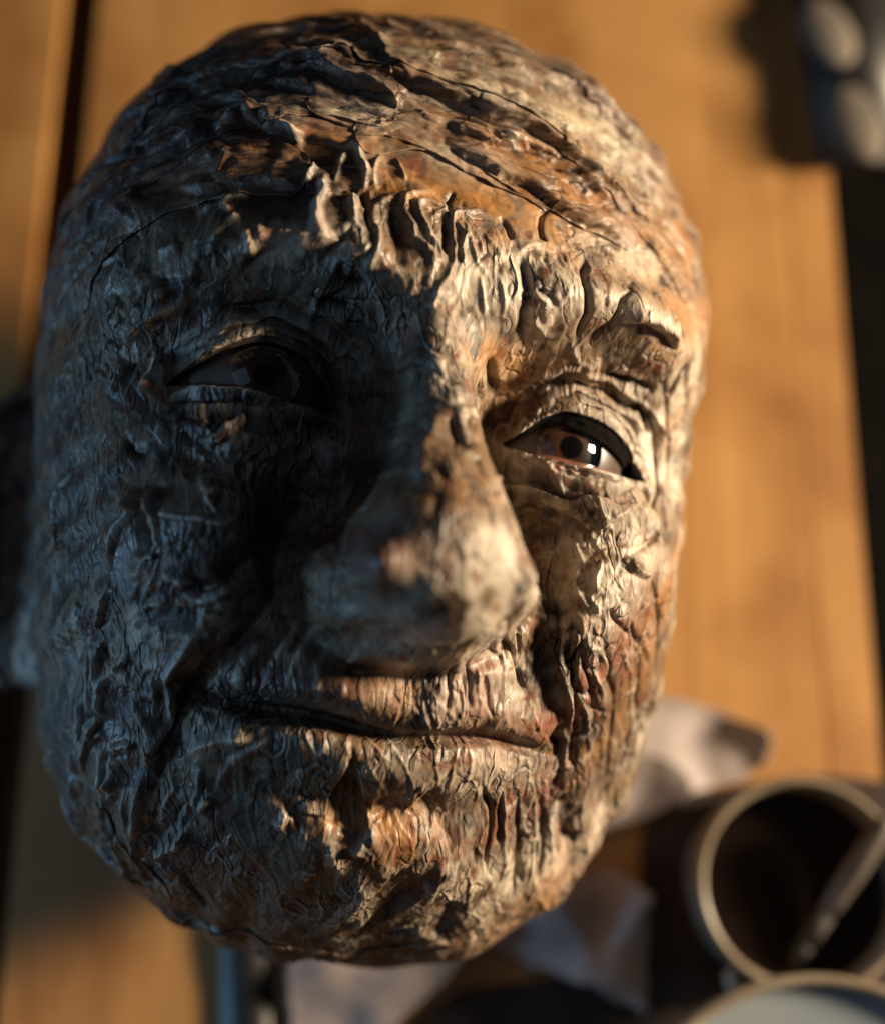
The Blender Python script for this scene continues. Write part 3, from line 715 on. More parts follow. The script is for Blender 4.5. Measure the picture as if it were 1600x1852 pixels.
# ---------------------------------------------------------------- materials
def paper_material():
    m, nt, b = mat_new('painted papier mache')
    at = node(nt, 'ShaderNodeAttribute', attribute_name='paint')
    tc = node(nt, 'ShaderNodeTexCoord')
    n1 = node(nt, 'ShaderNodeTexNoise', Scale=260.0, Detail=6.0, Roughness=.65); link(nt, tc.outputs['Object'], n1.inputs['Vector'])
    r1 = node(nt, 'ShaderNodeMapRange'); r1.inputs[1].default_value = .3; r1.inputs[2].default_value = .7; r1.inputs[3].default_value = .72; r1.inputs[4].default_value = 1.22
    link(nt, n1.outputs['Fac'], r1.inputs[0])
    mx = node(nt, 'ShaderNodeMix', data_type='RGBA', blend_type='MULTIPLY'); mx.inputs[0].default_value = 1
    link(nt, at.outputs['Color'], mx.inputs[6]); link(nt, r1.outputs[0], mx.inputs[7]); link(nt, mx.outputs[2], b.inputs['Base Color'])
    n2 = node(nt, 'ShaderNodeTexNoise', Scale=120.0, Detail=4.0); link(nt, tc.outputs['Object'], n2.inputs['Vector'])
    r2 = node(nt, 'ShaderNodeMapRange'); r2.inputs[1].default_value = .3; r2.inputs[2].default_value = .7; r2.inputs[3].default_value = .36; r2.inputs[4].default_value = .64
    link(nt, n2.outputs['Fac'], r2.inputs[0]); link(nt, r2.outputs[0], b.inputs['Roughness'])
    b.inputs['Specular IOR Level'].default_value = .45
    # paper relief too fine for the mesh: fibres, thin sharp creases
    wv = node(nt, 'ShaderNodeTexNoise', Scale=70.0, Detail=3.0); link(nt, tc.outputs['Object'], wv.inputs['Vector'])
    wm = node(nt, 'ShaderNodeVectorMath', operation='MULTIPLY_ADD'); link(nt, wv.outputs['Color'], wm.inputs[0]); wm.inputs[1].default_value = (.0032, .0032, .0032); link(nt, tc.outputs['Object'], wm.inputs[2])
    def ridges(scale, width, seed):
        v = node(nt, 'ShaderNodeTexNoise', Scale=scale, Detail=1.0, Roughness=.4); mp = node(nt, 'ShaderNodeMapping'); mp.inputs['Location'].default_value = (seed, seed*1.7, seed*.6)
        link(nt, wm.outputs[0], mp.inputs['Vector']); link(nt, mp.outputs[0], v.inputs['Vector'])
        s = node(nt, 'ShaderNodeMath', operation='SUBTRACT'); link(nt, v.outputs['Fac'], s.inputs[0]); s.inputs[1].default_value = .5
        ab = node(nt, 'ShaderNodeMath', operation='ABSOLUTE'); link(nt, s.outputs[0], ab.inputs[0])
        r = node(nt, 'ShaderNodeMapRange', interpolation_type='LINEAR'); r.inputs[1].default_value = 0; r.inputs[2].default_value = width; r.inputs[3].default_value = 1; r.inputs[4].default_value = 0
        link(nt, ab.outputs[0], r.inputs[0]); return r.outputs[0]
    def math2(op, a, b):
        n = node(nt, 'ShaderNodeMath', operation=op)
        for i, v in enumerate((a, b)):
            if isinstance(v, float): n.inputs[i].default_value = v
            else: link(nt, v, n.inputs[i])
        return n.outputs[0]
    def creases(sx, sy, sd):                       # thin crease lines drawn out along one axis of the head
        mp = node(nt, 'ShaderNodeMapping'); mp.inputs['Scale'].default_value = (sx, sy, max(sx, sy)*.8); mp.inputs['Rotation'].default_value = (0, 0, .14); mp.inputs['Location'].default_value = (sd, sd, sd)
        link(nt, wm.outputs[0], mp.inputs['Vector']); outp = []
        for sc, wd in ((1.0, .050), (1.75, .055), (3.1, .07)):
            v = node(nt, 'ShaderNodeTexNoise', Scale=sc, Detail=1.0, Roughness=.45, Distortion=.06); link(nt, mp.outputs[0], v.inputs['Vector'])
            ab = math2('ABSOLUTE', math2('SUBTRACT', v.outputs['Fac'], .5), 0.0)
            r = node(nt, 'ShaderNodeMapRange'); r.inputs[2].default_value = wd; r.inputs[3].default_value = 1; r.inputs[4].default_value = 0; link(nt, ab, r.inputs[0]); outp.append(r.outputs[0])
        return outp
    va = creases(150.0, 55.0, 0.0); ha = creases(30.0, 170.0, 4.0)
    def pick(i):
        m_ = node(nt, 'ShaderNodeMix', data_type='FLOAT'); link(nt, at.outputs['Alpha'], m_.inputs[0]); link(nt, va[i], m_.inputs[2]); link(nt, ha[i], m_.inputs[3]); return m_.outputs[0]
    ra, rb, rc = pick(0), pick(1), pick(2)
    hgt = math2('ADD', math2('SUBTRACT', ra, math2('MULTIPLY', rb, .9)), math2('MULTIPLY', rc, .30))
    n3 = node(nt, 'ShaderNodeTexNoise', Scale=1100.0, Detail=5.0, Roughness=.6); link(nt, tc.outputs['Object'], n3.inputs['Vector'])
    hgt = math2('ADD', hgt, math2('MULTIPLY', n3.outputs['Fac'], .55))
    pm = node(nt, 'ShaderNodeTexNoise', Scale=55.0, Detail=3.0); link(nt, tc.outputs['Object'], pm.inputs['Vector'])
    pr = node(nt, 'ShaderNodeMapRange'); pr.inputs[1].default_value = .45; pr.inputs[2].default_value = .60; pr.inputs[3].default_value = .22; pr.inputs[4].default_value = 1.0
    link(nt, pm.outputs['Fac'], pr.inputs[0]); hgt = math2('MULTIPLY', math2('MULTIPLY', hgt, pr.outputs[0]), math2('SUBTRACT', 1.0, math2('MULTIPLY', at.outputs['Alpha'], .35)))
    bp = node(nt, 'ShaderNodeBump', Strength=.9, Distance=.0005); link(nt, hgt, bp.inputs['Height'])
    link(nt, bp.outputs['Normal'], b.inputs['Normal'])
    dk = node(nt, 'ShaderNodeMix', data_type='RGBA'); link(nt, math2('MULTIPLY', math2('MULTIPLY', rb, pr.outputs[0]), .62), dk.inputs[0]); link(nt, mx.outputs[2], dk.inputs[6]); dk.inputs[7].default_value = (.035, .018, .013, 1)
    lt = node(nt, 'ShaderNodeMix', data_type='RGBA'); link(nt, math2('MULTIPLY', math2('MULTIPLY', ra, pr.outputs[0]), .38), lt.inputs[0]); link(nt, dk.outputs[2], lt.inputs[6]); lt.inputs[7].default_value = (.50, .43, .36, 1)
    link(nt, lt.outputs[2], b.inputs['Base Color'])
    return m
def wood_material():
    m, nt, b = mat_new('varnished pine board')
    tc = node(nt, 'ShaderNodeTexCoord'); mp = node(nt, 'ShaderNodeMapping'); mp.inputs['Scale'].default_value = (14, 1.1, 14)
    link(nt, tc.outputs['Object'], mp.inputs['Vector'])
    n = node(nt, 'ShaderNodeTexNoise', Scale=4.0, Detail=8.0, Roughness=.6, Distortion=.6); link(nt, mp.outputs[0], n.inputs['Vector'])
    n2 = node(nt, 'ShaderNodeTexNoise', Scale=17.0, Detail=4.0); link(nt, tc.outputs['Object'], n2.inputs['Vector'])
    cr = node(nt, 'ShaderNodeValToRGB'); e = cr.color_ramp.elements
    e[0].position = .30; e[0].color = (.35, .165, .048, 1); e[1].position = .72; e[1].color = (.57, .30, .10, 1)
    link(nt, n.outputs['Fac'], cr.inputs[0])
    mx = node(nt, 'ShaderNodeMix', data_type='RGBA', blend_type='MULTIPLY'); mx.inputs[0].default_value = .9
    c2 = node(nt, 'ShaderNodeValToRGB'); c2.color_ramp.elements[0].position = .30; c2.color_ramp.elements[0].color = (.55, .42, .3, 1); c2.color_ramp.elements[1].position = .56; c2.color_ramp.elements[1].color = (1, 1, 1, 1)
    link(nt, n2.outputs['Fac'], c2.inputs[0]); link(nt, cr.outputs[0], mx.inputs[6]); link(nt, c2.outputs[0], mx.inputs[7])
    link(nt, mx.outputs[2], b.inputs['Base Color']); b.inputs['Roughness'].default_value = .5
    bp = node(nt, 'ShaderNodeBump', Strength=.2, Distance=.0006); link(nt, n.outputs['Fac'], bp.inputs['Height']); link(nt, bp.outputs[0], b.inputs['Normal'])
    return m
def plain(name, c1, c2, rough=.5, scale=30.0, bump=.0, spec=.5, metal=0.0):
    m, nt, b = mat_new(name)
    tc = node(nt, 'ShaderNodeTexCoord'); n = node(nt, 'ShaderNodeTexNoise', Scale=scale, Detail=5.0); link(nt, tc.outputs['Object'], n.inputs['Vector'])
    cr = node(nt, 'ShaderNodeValToRGB'); e = cr.color_ramp.elements; e[0].position = .35; e[1].position = .65
    e[0].color = (*c1, 1); e[1].color = (*c2, 1); link(nt, n.outputs['Fac'], cr.inputs[0]); link(nt, cr.outputs[0], b.inputs['Base Color'])
    b.inputs['Roughness'].default_value = rough; b.inputs['Specular IOR Level'].default_value = spec; b.inputs['Metallic'].default_value = metal
    if bump:
        bp = node(nt, 'ShaderNodeBump', Strength=bump, Distance=.001); link(nt, n.outputs['Fac'], bp.inputs['Height']); link(nt, bp.outputs[0], b.inputs['Normal'])
    return m
MP = paper_material(); MW = wood_material()
M_DARKWOOD = plain('dark floor under the table', (.003, .0025, .0022), (.006, .005, .004), .9, 20, .0, .05)
M_CREAM = plain('cream glazed ceramic', (.20, .155, .11), (.30, .245, .18), .3, 60)
M_COFFEE = plain('dark paint in the mug', (.010, .006, .005), (.018, .011, .008), .12, 18)
M_GLUE = plain('pale grey glue', (.23, .27, .30), (.30, .34, .37), .3, 15)
M_SHEET = plain('pale tissue paper', (.30, .25, .245), (.40, .345, .34), .75, 16, .15)
M_BLACK = plain('black rubber', (.008, .008, .009), (.016, .015, .014), .45, 40)
M_STONE = plain('pale worn wood', (.11, .095, .08), (.17, .145, .12), .85, 30, .0, .15)
M_SHADE_SHEET = plain('dark brown shade sheet', (.020, .011, .008), (.040, .022, .015), .85, 70, .3)
M_BRUSH = plain('grubby brush wood', (.06, .048, .04), (.12, .10, .085), .5, 80)
M_SCLERA = plain('dull ivory eyeball', (.08, .055, .044), (.125, .085, .068), .35, 60)
M_IRIS = plain('brown iris', (.014, .007, .004), (.085, .036, .018), .25, 260)
M_PUPIL = plain('black pupil', (.002, .002, .002), (.004, .003, .003), .15, 100)
DEEP = .12
def cornea_material():
    m, nt, b = mat_new('clear cornea'); nt.nodes.remove(b); out = nt.nodes['Material Output']
    tr = node(nt, 'ShaderNodeBsdfTransparent'); gl = node(nt, 'ShaderNodeBsdfGlossy'); gl.inputs['Roughness'].default_value = .02
    fr = node(nt, 'ShaderNodeFresnel'); fr.inputs['IOR'].default_value = 1.5; mx = node(nt, 'ShaderNodeMixShader')
    link(nt, fr.outputs[0], mx.inputs[0]); link(nt, tr.outputs[0], mx.inputs[1]); link(nt, gl.outputs[0], mx.inputs[2]); link(nt, mx.outputs[0], out.inputs['Surface']); return m
M_CORNEA = cornea_material()
M_TIN = plain('dull tin', (.05, .045, .04), (.08, .072, .065), .85, 60, 0, .3, .3)
M_LIDLOW = plain('raw red brown lid margin', (.10, .035, .022), (.26, .12, .085), .35, 160, .4)
M_LIDUP = plain('brown painted lid rim', (.05, .035, .028), (.20, .15, .115), .5, 180, .4)
M_LID_SHADE = plain('black lid gap shade', (.003, .0026, .0026), (.007, .006, .005), .9, 200, .0, .06)  # black colour stands in for the shadow between lid and eyeball

# ---------------------------------------------------------------- table
rz = math.radians(-.5)
def board(px_left, px_right, name='plank', y0=-.55, y1=.75, th=.03):
    l = on_table(*px_left); r = on_table(*px_right)
    c, s = math.cos(rz), math.sin(rz)
    def loc(p): return p.x*c+p.y*s             # position across the boards
    a, b = loc(l), loc(r); xm = (a+b)/2; w = (b-a)/2
    bm = bmesh.new(); bmesh.ops.create_cube(bm, size=1)
    bmesh.ops.scale(bm, vec=(2*w, y1-y0, th), verts=bm.verts); bmesh.ops.translate(bm, vec=(0, (y0+y1)/2, -th/2), verts=bm.verts)
    bmesh.ops.bevel(bm, geom=list(bm.edges), offset=.0003, segments=2, affect='EDGES')
    me = bpy.data.meshes.new(name); bm.to_mesh(me); bm.free(); me.materials.append(MW)
    o = bpy.data.objects.new(name, me); col.objects.link(o); o.parent = table
    o.location = (xm*c, xm*s, 0); o.rotation_euler = (0, 0, rz)
    return o
table = empty('wooden_table', (0, 0, 0), 'orange pine plank table under the papier mache head', 'table')
board((-1100, 0), (-480, 0)); board((-470, 0), (114, 0)); board((180, 0), (1418, 300)); board((1418.3, 300), (1500, 300))
gV = [(-3, -3, -.6), (3, -3, -.6), (3, 3, -.6), (-3, 3, -.6)]
tag(mesh_obj('floor', gV, [(0, 1, 2, 3)], M_DARKWOOD), kind='structure')

# ---------------------------------------------------------------- the head
NX, NY = 1070, 1240
wx, wy = skin_grid(NX, NY)
x, y, z, ins, z0 = surface(wx, wy, 2)
P = np.stack([x, y, z], 1).reshape(NY, NX, 3)
Q = np.stack([x, y, z0], 1).reshape(NY, NX, 3)
nrm = np.cross(np.gradient(Q, axis=1), np.gradient(Q, axis=0)); nrm /= np.linalg.norm(nrm, axis=2, keepdims=True)+1e-12
for _ in range(3):                              # soften the directions the paper is pushed along
    nrm[1:-1, 1:-1] = (nrm[1:-1, 1:-1]+nrm[:-2, 1:-1]+nrm[2:, 1:-1]+nrm[1:-1, :-2]+nrm[1:-1, 2:])/5
nrm /= np.linalg.norm(nrm, axis=2, keepdims=True)+1e-12
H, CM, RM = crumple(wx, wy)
near_eye = np.zeros_like(x)
for E in EYES: near_eye = np.maximum(near_eye, sst(eye_in(x, y, E), -.14, -.02)*(z > 0))
H = H*(1-near_eye*.85)*(1-ins)
V = (P+nrm*H.reshape(NY, NX, 1))
rim = np.concatenate([V[0], V[-1], V[:, 0], V[:, -1]]).mean(0); V[0] = V[-1] = rim; V[:, 0] = V[:, -1] = rim      # the back is closed
V = V.reshape(-1, 3)
# paint: layered washes of umber, kraft, bone and rust
def paint_colours(wx, wy):
    wx = wx.astype(F32); wy = wy.astype(F32)
    f = lambda s, k, o=3: fbm2(wx/s, wy/s, k, o)
    c = lambda *v: np.array(v, F32)
    umber, kraft, bone, grey, ochre, rust = c(.045,.026,.019), c(.175,.108,.060), c(.50,.420,.330), c(.215,.175,.132), c(.36,.165,.048), c(.17,.05,.028)
    def lay(C, col_, t): t = np.clip(t, 0, 1)[:, None]; return C*(1-t)+col_*t
    low = f(1.7, 320); mid = f(.62, 330); fin = f(.25, 331, 2); str_ = fbm2(wx/.28, wy/1.3, 335, 3)
    C = lay(np.broadcast_to(kraft, (len(wx), 3)).copy(), grey, sst(low+.45*mid+.3*fin, -.25, .25))
    C = lay(C, bone, .8*sst(mid+.25*fin+.4*low+.3*str_, .36, .68))
    C = lay(C, umber, .75*sst(-mid+.5*fin-.3*str_, .50, .78))
    band = fbm2(wx/6+.2*low, wy/.6+.16*wx+.25*mid, 310, 3); b2 = fbm2(wx/5+4, wy/.42+.16*wx+.25*mid, 340, 3)
    left = sst(-wx, -.5, 4.5)  # shaded side of the face, its darkness painted in below
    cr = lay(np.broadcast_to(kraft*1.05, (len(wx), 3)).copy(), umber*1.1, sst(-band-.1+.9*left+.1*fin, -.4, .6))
    cr = lay(cr, bone*.7, (.75-.68*left)*sst(b2+.2*fin-.1, .0, .6)); cr = lay(cr, rust*.8, .5*sst(low-.2*band, .3, .9))
    crown = sst(wy-.25*np.abs(wx)*0+.35*low+.3*left*3, 2.6, 4.2)
    C = C*(1-crown[:, None])+cr*crown[:, None]
    for (K, colr, am) in ((OCHRE_BOUNCE, ochre, .9), (PALE, bone*1.08, .9), (RUST, rust, .75), (UMBER_SHADE, umber, .9)):
        s = np.zeros_like(wx)
        for px_, py_, sx, sy, a in K:
            r_ = 3*max(sx, sy); q_ = np.nonzero((np.abs(wx-px_) < r_) & (np.abs(wy-py_) < r_))[0]
            if len(q_): s[q_] += gau(wx[q_], wy[q_], px_, py_, sx, sy, a)
        C = lay(C, colr, am*np.clip(s, 0, 1)*sst(mid+.35*fin+.3*str_, -.65, -.05))
    C = lay(C, umber*1.2, .94*left*sst(mid*.7+low*.6+.25*fin, -.12, .10)*(1-.6*crown))  # umber painted as the dark gaps between folds on the shaded side
    C = lay(C, rust, .7*sst(f(.45, 370)+.5*str_+.3*fin, .50, .80))
    return np.concatenate([C, sst(wy, 2.4, 4.0)[:, None]], 1).astype(F32)
#SPOTS0
OCHRE_BOUNCE = [(5.59, 4.12, 0.53, 1.18, -29), (6.33, 1.61, 0.37, 2.05, -29), (6.51, -2.41, 0.3, 2.5, -54), (-2.32, 4.69, 0.79, 0.24, 8), (-0.55, 5.2, 0.84, 0.3, 3), (1.02, 4.77, 0.82, 0.38, -17), (2.56, 4.31, 0.89, 0.46, -12), (4.34, 3.67, 0.84, 0.94, -19), (0.65, 3.85, 1.3, 0.44, -4), (-1.4, 3.72, 0.52, 0.28, 10), (5.41, 2.42, 0.35, 2.04, -61), (0.86, 1.14, 0.59, 0.26, 16), (1.81, 0.84, 0.37, 0.47, -21), (-0.48, -1.76, 0.26, 0.86, -90), (1.37, 3.43, 0.68, 0.48, 11), (5.48, -4.48, 0.35, 1.14, -42), (3.61, -5.47, 0.52, 0.32, 3), (-0.01, -4.77, 0.39, 0.55, -88), (0.13, -7.46, 1.11, 0.5, 0), (4.75, -8.43, 0.79, 0.64, 80), (2.33, 5.75, 0.6, 0.37, -10)]  # ochre paint; the right edge spots paint warm light bounced off the wood
PALE = [(3.7, 2.26, 1.0, 0.23, -7), (1.32, 2.73, 0.37, 0.47, 9), (1.82, 2.0, 0.55, 0.46, 10), (3.67, 3.56, 0.86, 0.36, -10), (0.33, 2.14, 0.38, 0.81, -71), (0.42, -2.91, 0.79, 0.63, 11), (-0.56, -3.08, 0.52, 0.62, 0), (4.52, -1.97, 0.87, 0.35, 4), (2.38, -6.27, 0.92, 0.38, 5), (1.14, -4.93, 0.6, 0.5, 1), (-2.39, 5.32, 0.98, 0.26, -3), (-0.18, 4.68, 0.81, 0.25, -9), (1.14, 6.06, 1.09, 0.29, -5), (3.45, 6.19, 1.09, 0.51, -9), (5.72, 1.25, 0.41, 1.76, -41), (5.7, -0.31, 0.38, 2.11, -98), (3.47, -7.97, 0.52, 1.4, -58), (0.83, -3.74, 0.73, 0.7, 0), (-3.26, 2.35, 0.95, 0.27, 1), (-3.26, -1.25, 1.09, 0.34, 13), (-5.54, -4.6, 0.41, 1.7, -71), (-5.89, 0.46, 0.65, 0.48, 7), (-5.43, -6.01, 0.39, 1.13, -81), (3.34, -2.18, 0.32, 0.49, 1), (3.84, -3.31, 0.42, 0.56, -37)]
RUST = [(1.43, -5.12, 0.65, 0.49, -54), (3.41, -5.08, 0.26, 0.71, -66), (2.71, -6.98, 0.35, 0.96, -66), (3.78, -6.57, 0.21, 1.16, -64), (-1.54, -2.53, 0.4, 0.81, -90), (-1.83, -2.71, 0.36, 0.19, -85), (-2.03, -4.84, 0.95, 0.39, -4), (3.01, -0.54, 0.54, 0.14, -12), (-3.64, 0.05, 0.74, 0.09, 3), (4.33, -3.98, 0.55, 1.15, -43)]
UMBER_SHADE = [(2.35, -1.04, 0.43, 0.87, -94), (2.58, -1.74, 0.4, 0.44, -55), (2.31, 0.18, 0.25, 0.49, -78), (1.93, 0.63, 0.21, 0.51, -48), (4.28, -5.32, 0.28, 1.66, -58), (4.55, -6.58, 0.23, 1.12, -60), (-1.47, -1.22, 0.48, 0.7, -83), (3.93, 1.6, 0.89, 0.2, -9), (3.16, -4.08, 0.1, 0.45, -69), (-8.03, -2.56, 0.6, 2.5, -94)]  # dark brown paint, also painting shade into the hollows and under the brow
#SPOTS1
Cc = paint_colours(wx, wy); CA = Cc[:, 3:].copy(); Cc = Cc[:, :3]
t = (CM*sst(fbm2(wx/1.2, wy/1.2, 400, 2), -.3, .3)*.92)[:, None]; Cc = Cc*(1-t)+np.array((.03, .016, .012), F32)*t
t = (RM*(sst(fbm2(wx/.9, wy/.9, 410, 2), -.6, .3)*.55+.4*(wx < -2)))[:, None]; Cc = Cc*(1-t)+np.array((.50, .44, .37), F32)*t      # pale colour along the folds stands in for lit ridges
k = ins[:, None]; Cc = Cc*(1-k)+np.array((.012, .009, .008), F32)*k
head_base = Vector(h2w(np.array([[0, 0, -8.6]]))[0]); head_base.z = max(head_base.z-.02, .004)
head = empty('papier_mache_head', head_base, 'wrinkled brown and bone painted papier mache head lying face up on the table', 'sculpture')
Fq = grid_faces(NY, NX)[:, ::1]
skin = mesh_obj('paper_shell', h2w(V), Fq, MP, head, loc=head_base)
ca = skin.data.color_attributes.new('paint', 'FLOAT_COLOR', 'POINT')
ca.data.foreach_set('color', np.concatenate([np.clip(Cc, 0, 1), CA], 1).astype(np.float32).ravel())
# ---- eyes: ball > iris, pupil; the lid margins lead from the rim down to the ball
def cap(R, a0, a1, seg=48, rings=10):
    out = []
    for i in range(rings+1):
        a = a0+(a1-a0)*i/rings
        for j in range(seg):
            t = 2*math.pi*j/seg; out.append((R*math.sin(a)*math.cos(t), R*math.sin(a)*math.sin(t), R*math.cos(a)))
    return np.array(out), grid_faces(rings+1, seg, True)
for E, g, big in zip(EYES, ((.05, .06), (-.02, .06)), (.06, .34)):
    cx, cy, cz = E['c']; cz -= DEEP
    cw = Vector(h2w(np.array([(cx, cy, cz)]))[0])
    d = ((HM.to_3x3() @ Vector((g[0], g[1], 1)))).normalized(); Rm = np.array(d.to_track_quat('Z', 'Y').to_matrix())
    Vb, Fb = cap(RB*.01, .0001, math.pi-.0001, 64, 40)
    ball = mesh_obj('eyeball', Vb @ Rm.T+np.array(cw), Fb, M_SCLERA, head, loc=head_base)
    Vb, Fb = cap(RB*.01+.00012, .06, .46, 64, 8); mesh_obj('iris', Vb @ Rm.T+np.array(cw), Fb, M_IRIS, ball, loc=head_base)
    Vb, Fb = cap(RB*.01+.00022, .0001, .14, 48, 6); mesh_obj('pupil', Vb @ Rm.T+np.array(cw), Fb, M_PUPIL, ball, loc=head_base)
    Vb, Fb = cap(.0104, .0001, .75, 48, 14); Vb[:, 2] += RB*.01*math.cos(.44)-.0104*math.cos(.75)+.0002; mesh_obj('cornea', Vb @ Rm.T+np.array(cw), Fb, M_CORNEA, ball, loc=head_base)
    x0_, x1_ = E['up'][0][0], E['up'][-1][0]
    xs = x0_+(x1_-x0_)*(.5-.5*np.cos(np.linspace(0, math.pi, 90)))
    for nm, mt, key, sg, wd in (('upper_eyelid', M_LID_SHADE if cx > 0 else M_LIDUP, 'up', -1, big), ('lower_eyelid', M_LIDLOW, 'lo', 1, .11)):
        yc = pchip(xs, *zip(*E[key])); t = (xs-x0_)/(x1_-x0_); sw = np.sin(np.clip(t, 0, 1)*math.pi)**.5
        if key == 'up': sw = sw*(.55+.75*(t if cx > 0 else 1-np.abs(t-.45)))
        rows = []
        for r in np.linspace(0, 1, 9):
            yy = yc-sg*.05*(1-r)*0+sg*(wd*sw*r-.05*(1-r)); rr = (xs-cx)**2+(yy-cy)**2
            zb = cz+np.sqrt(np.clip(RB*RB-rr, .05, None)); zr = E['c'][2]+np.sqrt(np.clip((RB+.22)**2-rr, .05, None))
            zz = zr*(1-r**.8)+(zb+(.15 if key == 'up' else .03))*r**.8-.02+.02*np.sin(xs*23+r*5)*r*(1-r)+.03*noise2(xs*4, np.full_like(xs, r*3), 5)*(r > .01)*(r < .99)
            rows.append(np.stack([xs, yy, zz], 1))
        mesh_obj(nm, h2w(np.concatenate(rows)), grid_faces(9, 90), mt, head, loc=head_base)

# ---------------------------------------------------------------- torn paper strips laid over the shell
def skin_at(a, b):
    def s(a, b):
        q = surface(a, b, 0); return np.stack(q[:3], 1).astype(np.float64)
    p0 = s(a, b); e = .04; n = np.cross(s(a+e, b)-s(a-e, b), s(a, b+e)-s(a, b-e)); n /= np.linalg.norm(n, axis=1, keepdims=True)+1e-12
    return p0, n
rs = random.Random(5)
def strip(P, width, lift, seed, tone):
    P = resample(np.array(P, float), .12); L = np.r_[0, np.cumsum(np.hypot(*np.diff(P, axis=0).T))]
    nl = max(12, int(L[-1]/.045)); nw = max(8, int(width/.045)); t = np.linspace(0, L[-1], nl)
    cx = np.interp(t, L, P[:, 0]); cy = np.interp(t, L, P[:, 1]); tx = np.gradient(cx); ty = np.gradient(cy); l = np.hypot(tx, ty); nx, ny = -ty/l, tx/l
    wl = width/2*(1+.16*noise2(t/1.6, t*0+seed, 3)+.05*noise2(t/.3, t*0+seed, 4)); wr = width/2*(1+.16*noise2(t/1.6, t*0+seed+9.5, 3)+.05*noise2(t/.3, t*0+seed+4.4, 4))
    cap_ = np.clip(np.minimum(t, L[-1]-t)/(.25*width), 0, 1)**.5; wl = wl*(.35+.65*cap_); wr = wr*(.35+.65*cap_)
    v = np.linspace(-1, 1, nw)
    off = np.where(v[None] < 0, v[None]*wr[:, None], v[None]*wl[:, None])
    A = (cx[:, None]+nx[:, None]*off).ravel(); B = (cy[:, None]+ny[:, None]*off).ravel()
    p0, n = skin_at(A, B); h, cm_, rm_ = crumple(A, B)
    edge = (1-np.abs(v))[None]*np.ones((nl, 1)); curl = np.exp(-edge/.12)*(.5+.5*noise2(t[:, None]/.6+v[None]*0, seed+np.sign(v)[None]*3+t[:, None]*0, 6))
    u = (t[:, None]+0*off); w2 = off+0*u
    own = .030*np.clip(1-4*np.abs(noise2(u/1.6+seed, w2/.28+.4*noise2(u/.8, w2/.8, 8), 12)), 0, 1)-.022*np.clip(1-4*np.abs(noise2(u/.7+seed, w2/.35, 13)), 0, 1)
    hh = h+lift*.55+(own+lift*1.3*curl).ravel()
    V = p0+n*hh[:, None]
    V2 = np.concatenate([V, V-n*.03]); k = nl*nw
    F1 = grid_faces(nl, nw); i = np.arange(k).reshape(nl, nw); bd = np.concatenate([i[0], i[1:, -1], i[-1, -2::-1], i[-2:0:-1, 0]]); b2 = np.roll(bd, -1)
    F_ = np.concatenate([F1, F1[:, ::-1]+k, np.stack([bd, bd+k, b2+k, b2], 1)])
    o = mesh_obj('paper_strip', h2w(V2), F_, MP, head, loc=head_base)
    C = paint_colours(A+seed*.37, B)*.3+paint_colours(A, B)*.7; C[:, :3] = np.clip(C[:, :3]*np.array(tone, F32), 0, 1); C = np.concatenate([C, C])
    ca = o.data.color_attributes.new('paint', 'FLOAT_COLOR', 'POINT'); ca.data.foreach_set('color', C.astype(np.float32).ravel())
STRIPS = [(1.2, 0.035, [(-8.21, 3.06), (-6.64, 4.19), (-5.03, 5.02), (-3.29, 5.61), (-1.5, 5.58)]), (1.1, 0.035, [(-7.49, 5.39), (-6.17, 6.44), (-4.38, 6.84), (-2.54, 7.4)]), (1.1, 0.035, [(-3.29, 5.58), (-1.49, 5.36), (0.41, 4.9), (2.29, 4.45), (4.05, 4.06)]), (1.3, 0.035, [(-2.53, 7.1), (-0.58, 6.96), (1.42, 6.41), (3.39, 5.71), (5.09, 4.85)]), (1.1, 0.035, [(-1.74, 8.78), (0.49, 8.85), (2.56, 8.46), (3.88, 7.03)]), (1.1, 0.035, [(-8.46, 1.55), (-7.56, 2.7), (-6.1, 3.5), (-4.51, 3.81), (-3.12, 3.86)]), (0.8, 0.035, [(-2.32, 4.69), (-0.55, 5.17), (0.65, 4.82), (2.02, 4.29)]), (1.0, 0.035, [(2.05, 5.65), (3.49, 5.11), (4.99, 4.27), (6.1, 3.46)]), (0.9, 0.035, [(-4.05, -10.83), (-1.77, -10.85), (0.78, -11.26)]), (0.9, 0.035, [(0.95, -11.28), (2.5, -10.11), (3.64, -9.32)]), (0.8, 0.035, [(-6.11, -7.9), (-5.44, -8.84), (-4.42, -10.06)]), (0.8, 0.035, [(-4.24, 2.13), (-3.2, 2.1), (-2.2, 2.12)])] #STRIPDATA
for i, (w_, l_, pts) in enumerate(STRIPS):
    tn = rs.uniform(.85, 1.12); strip(pts, w_, l_, 3.3*i+1, (tn, tn*rs.uniform(.94, 1.02), tn*rs.uniform(.93, 1.03)))

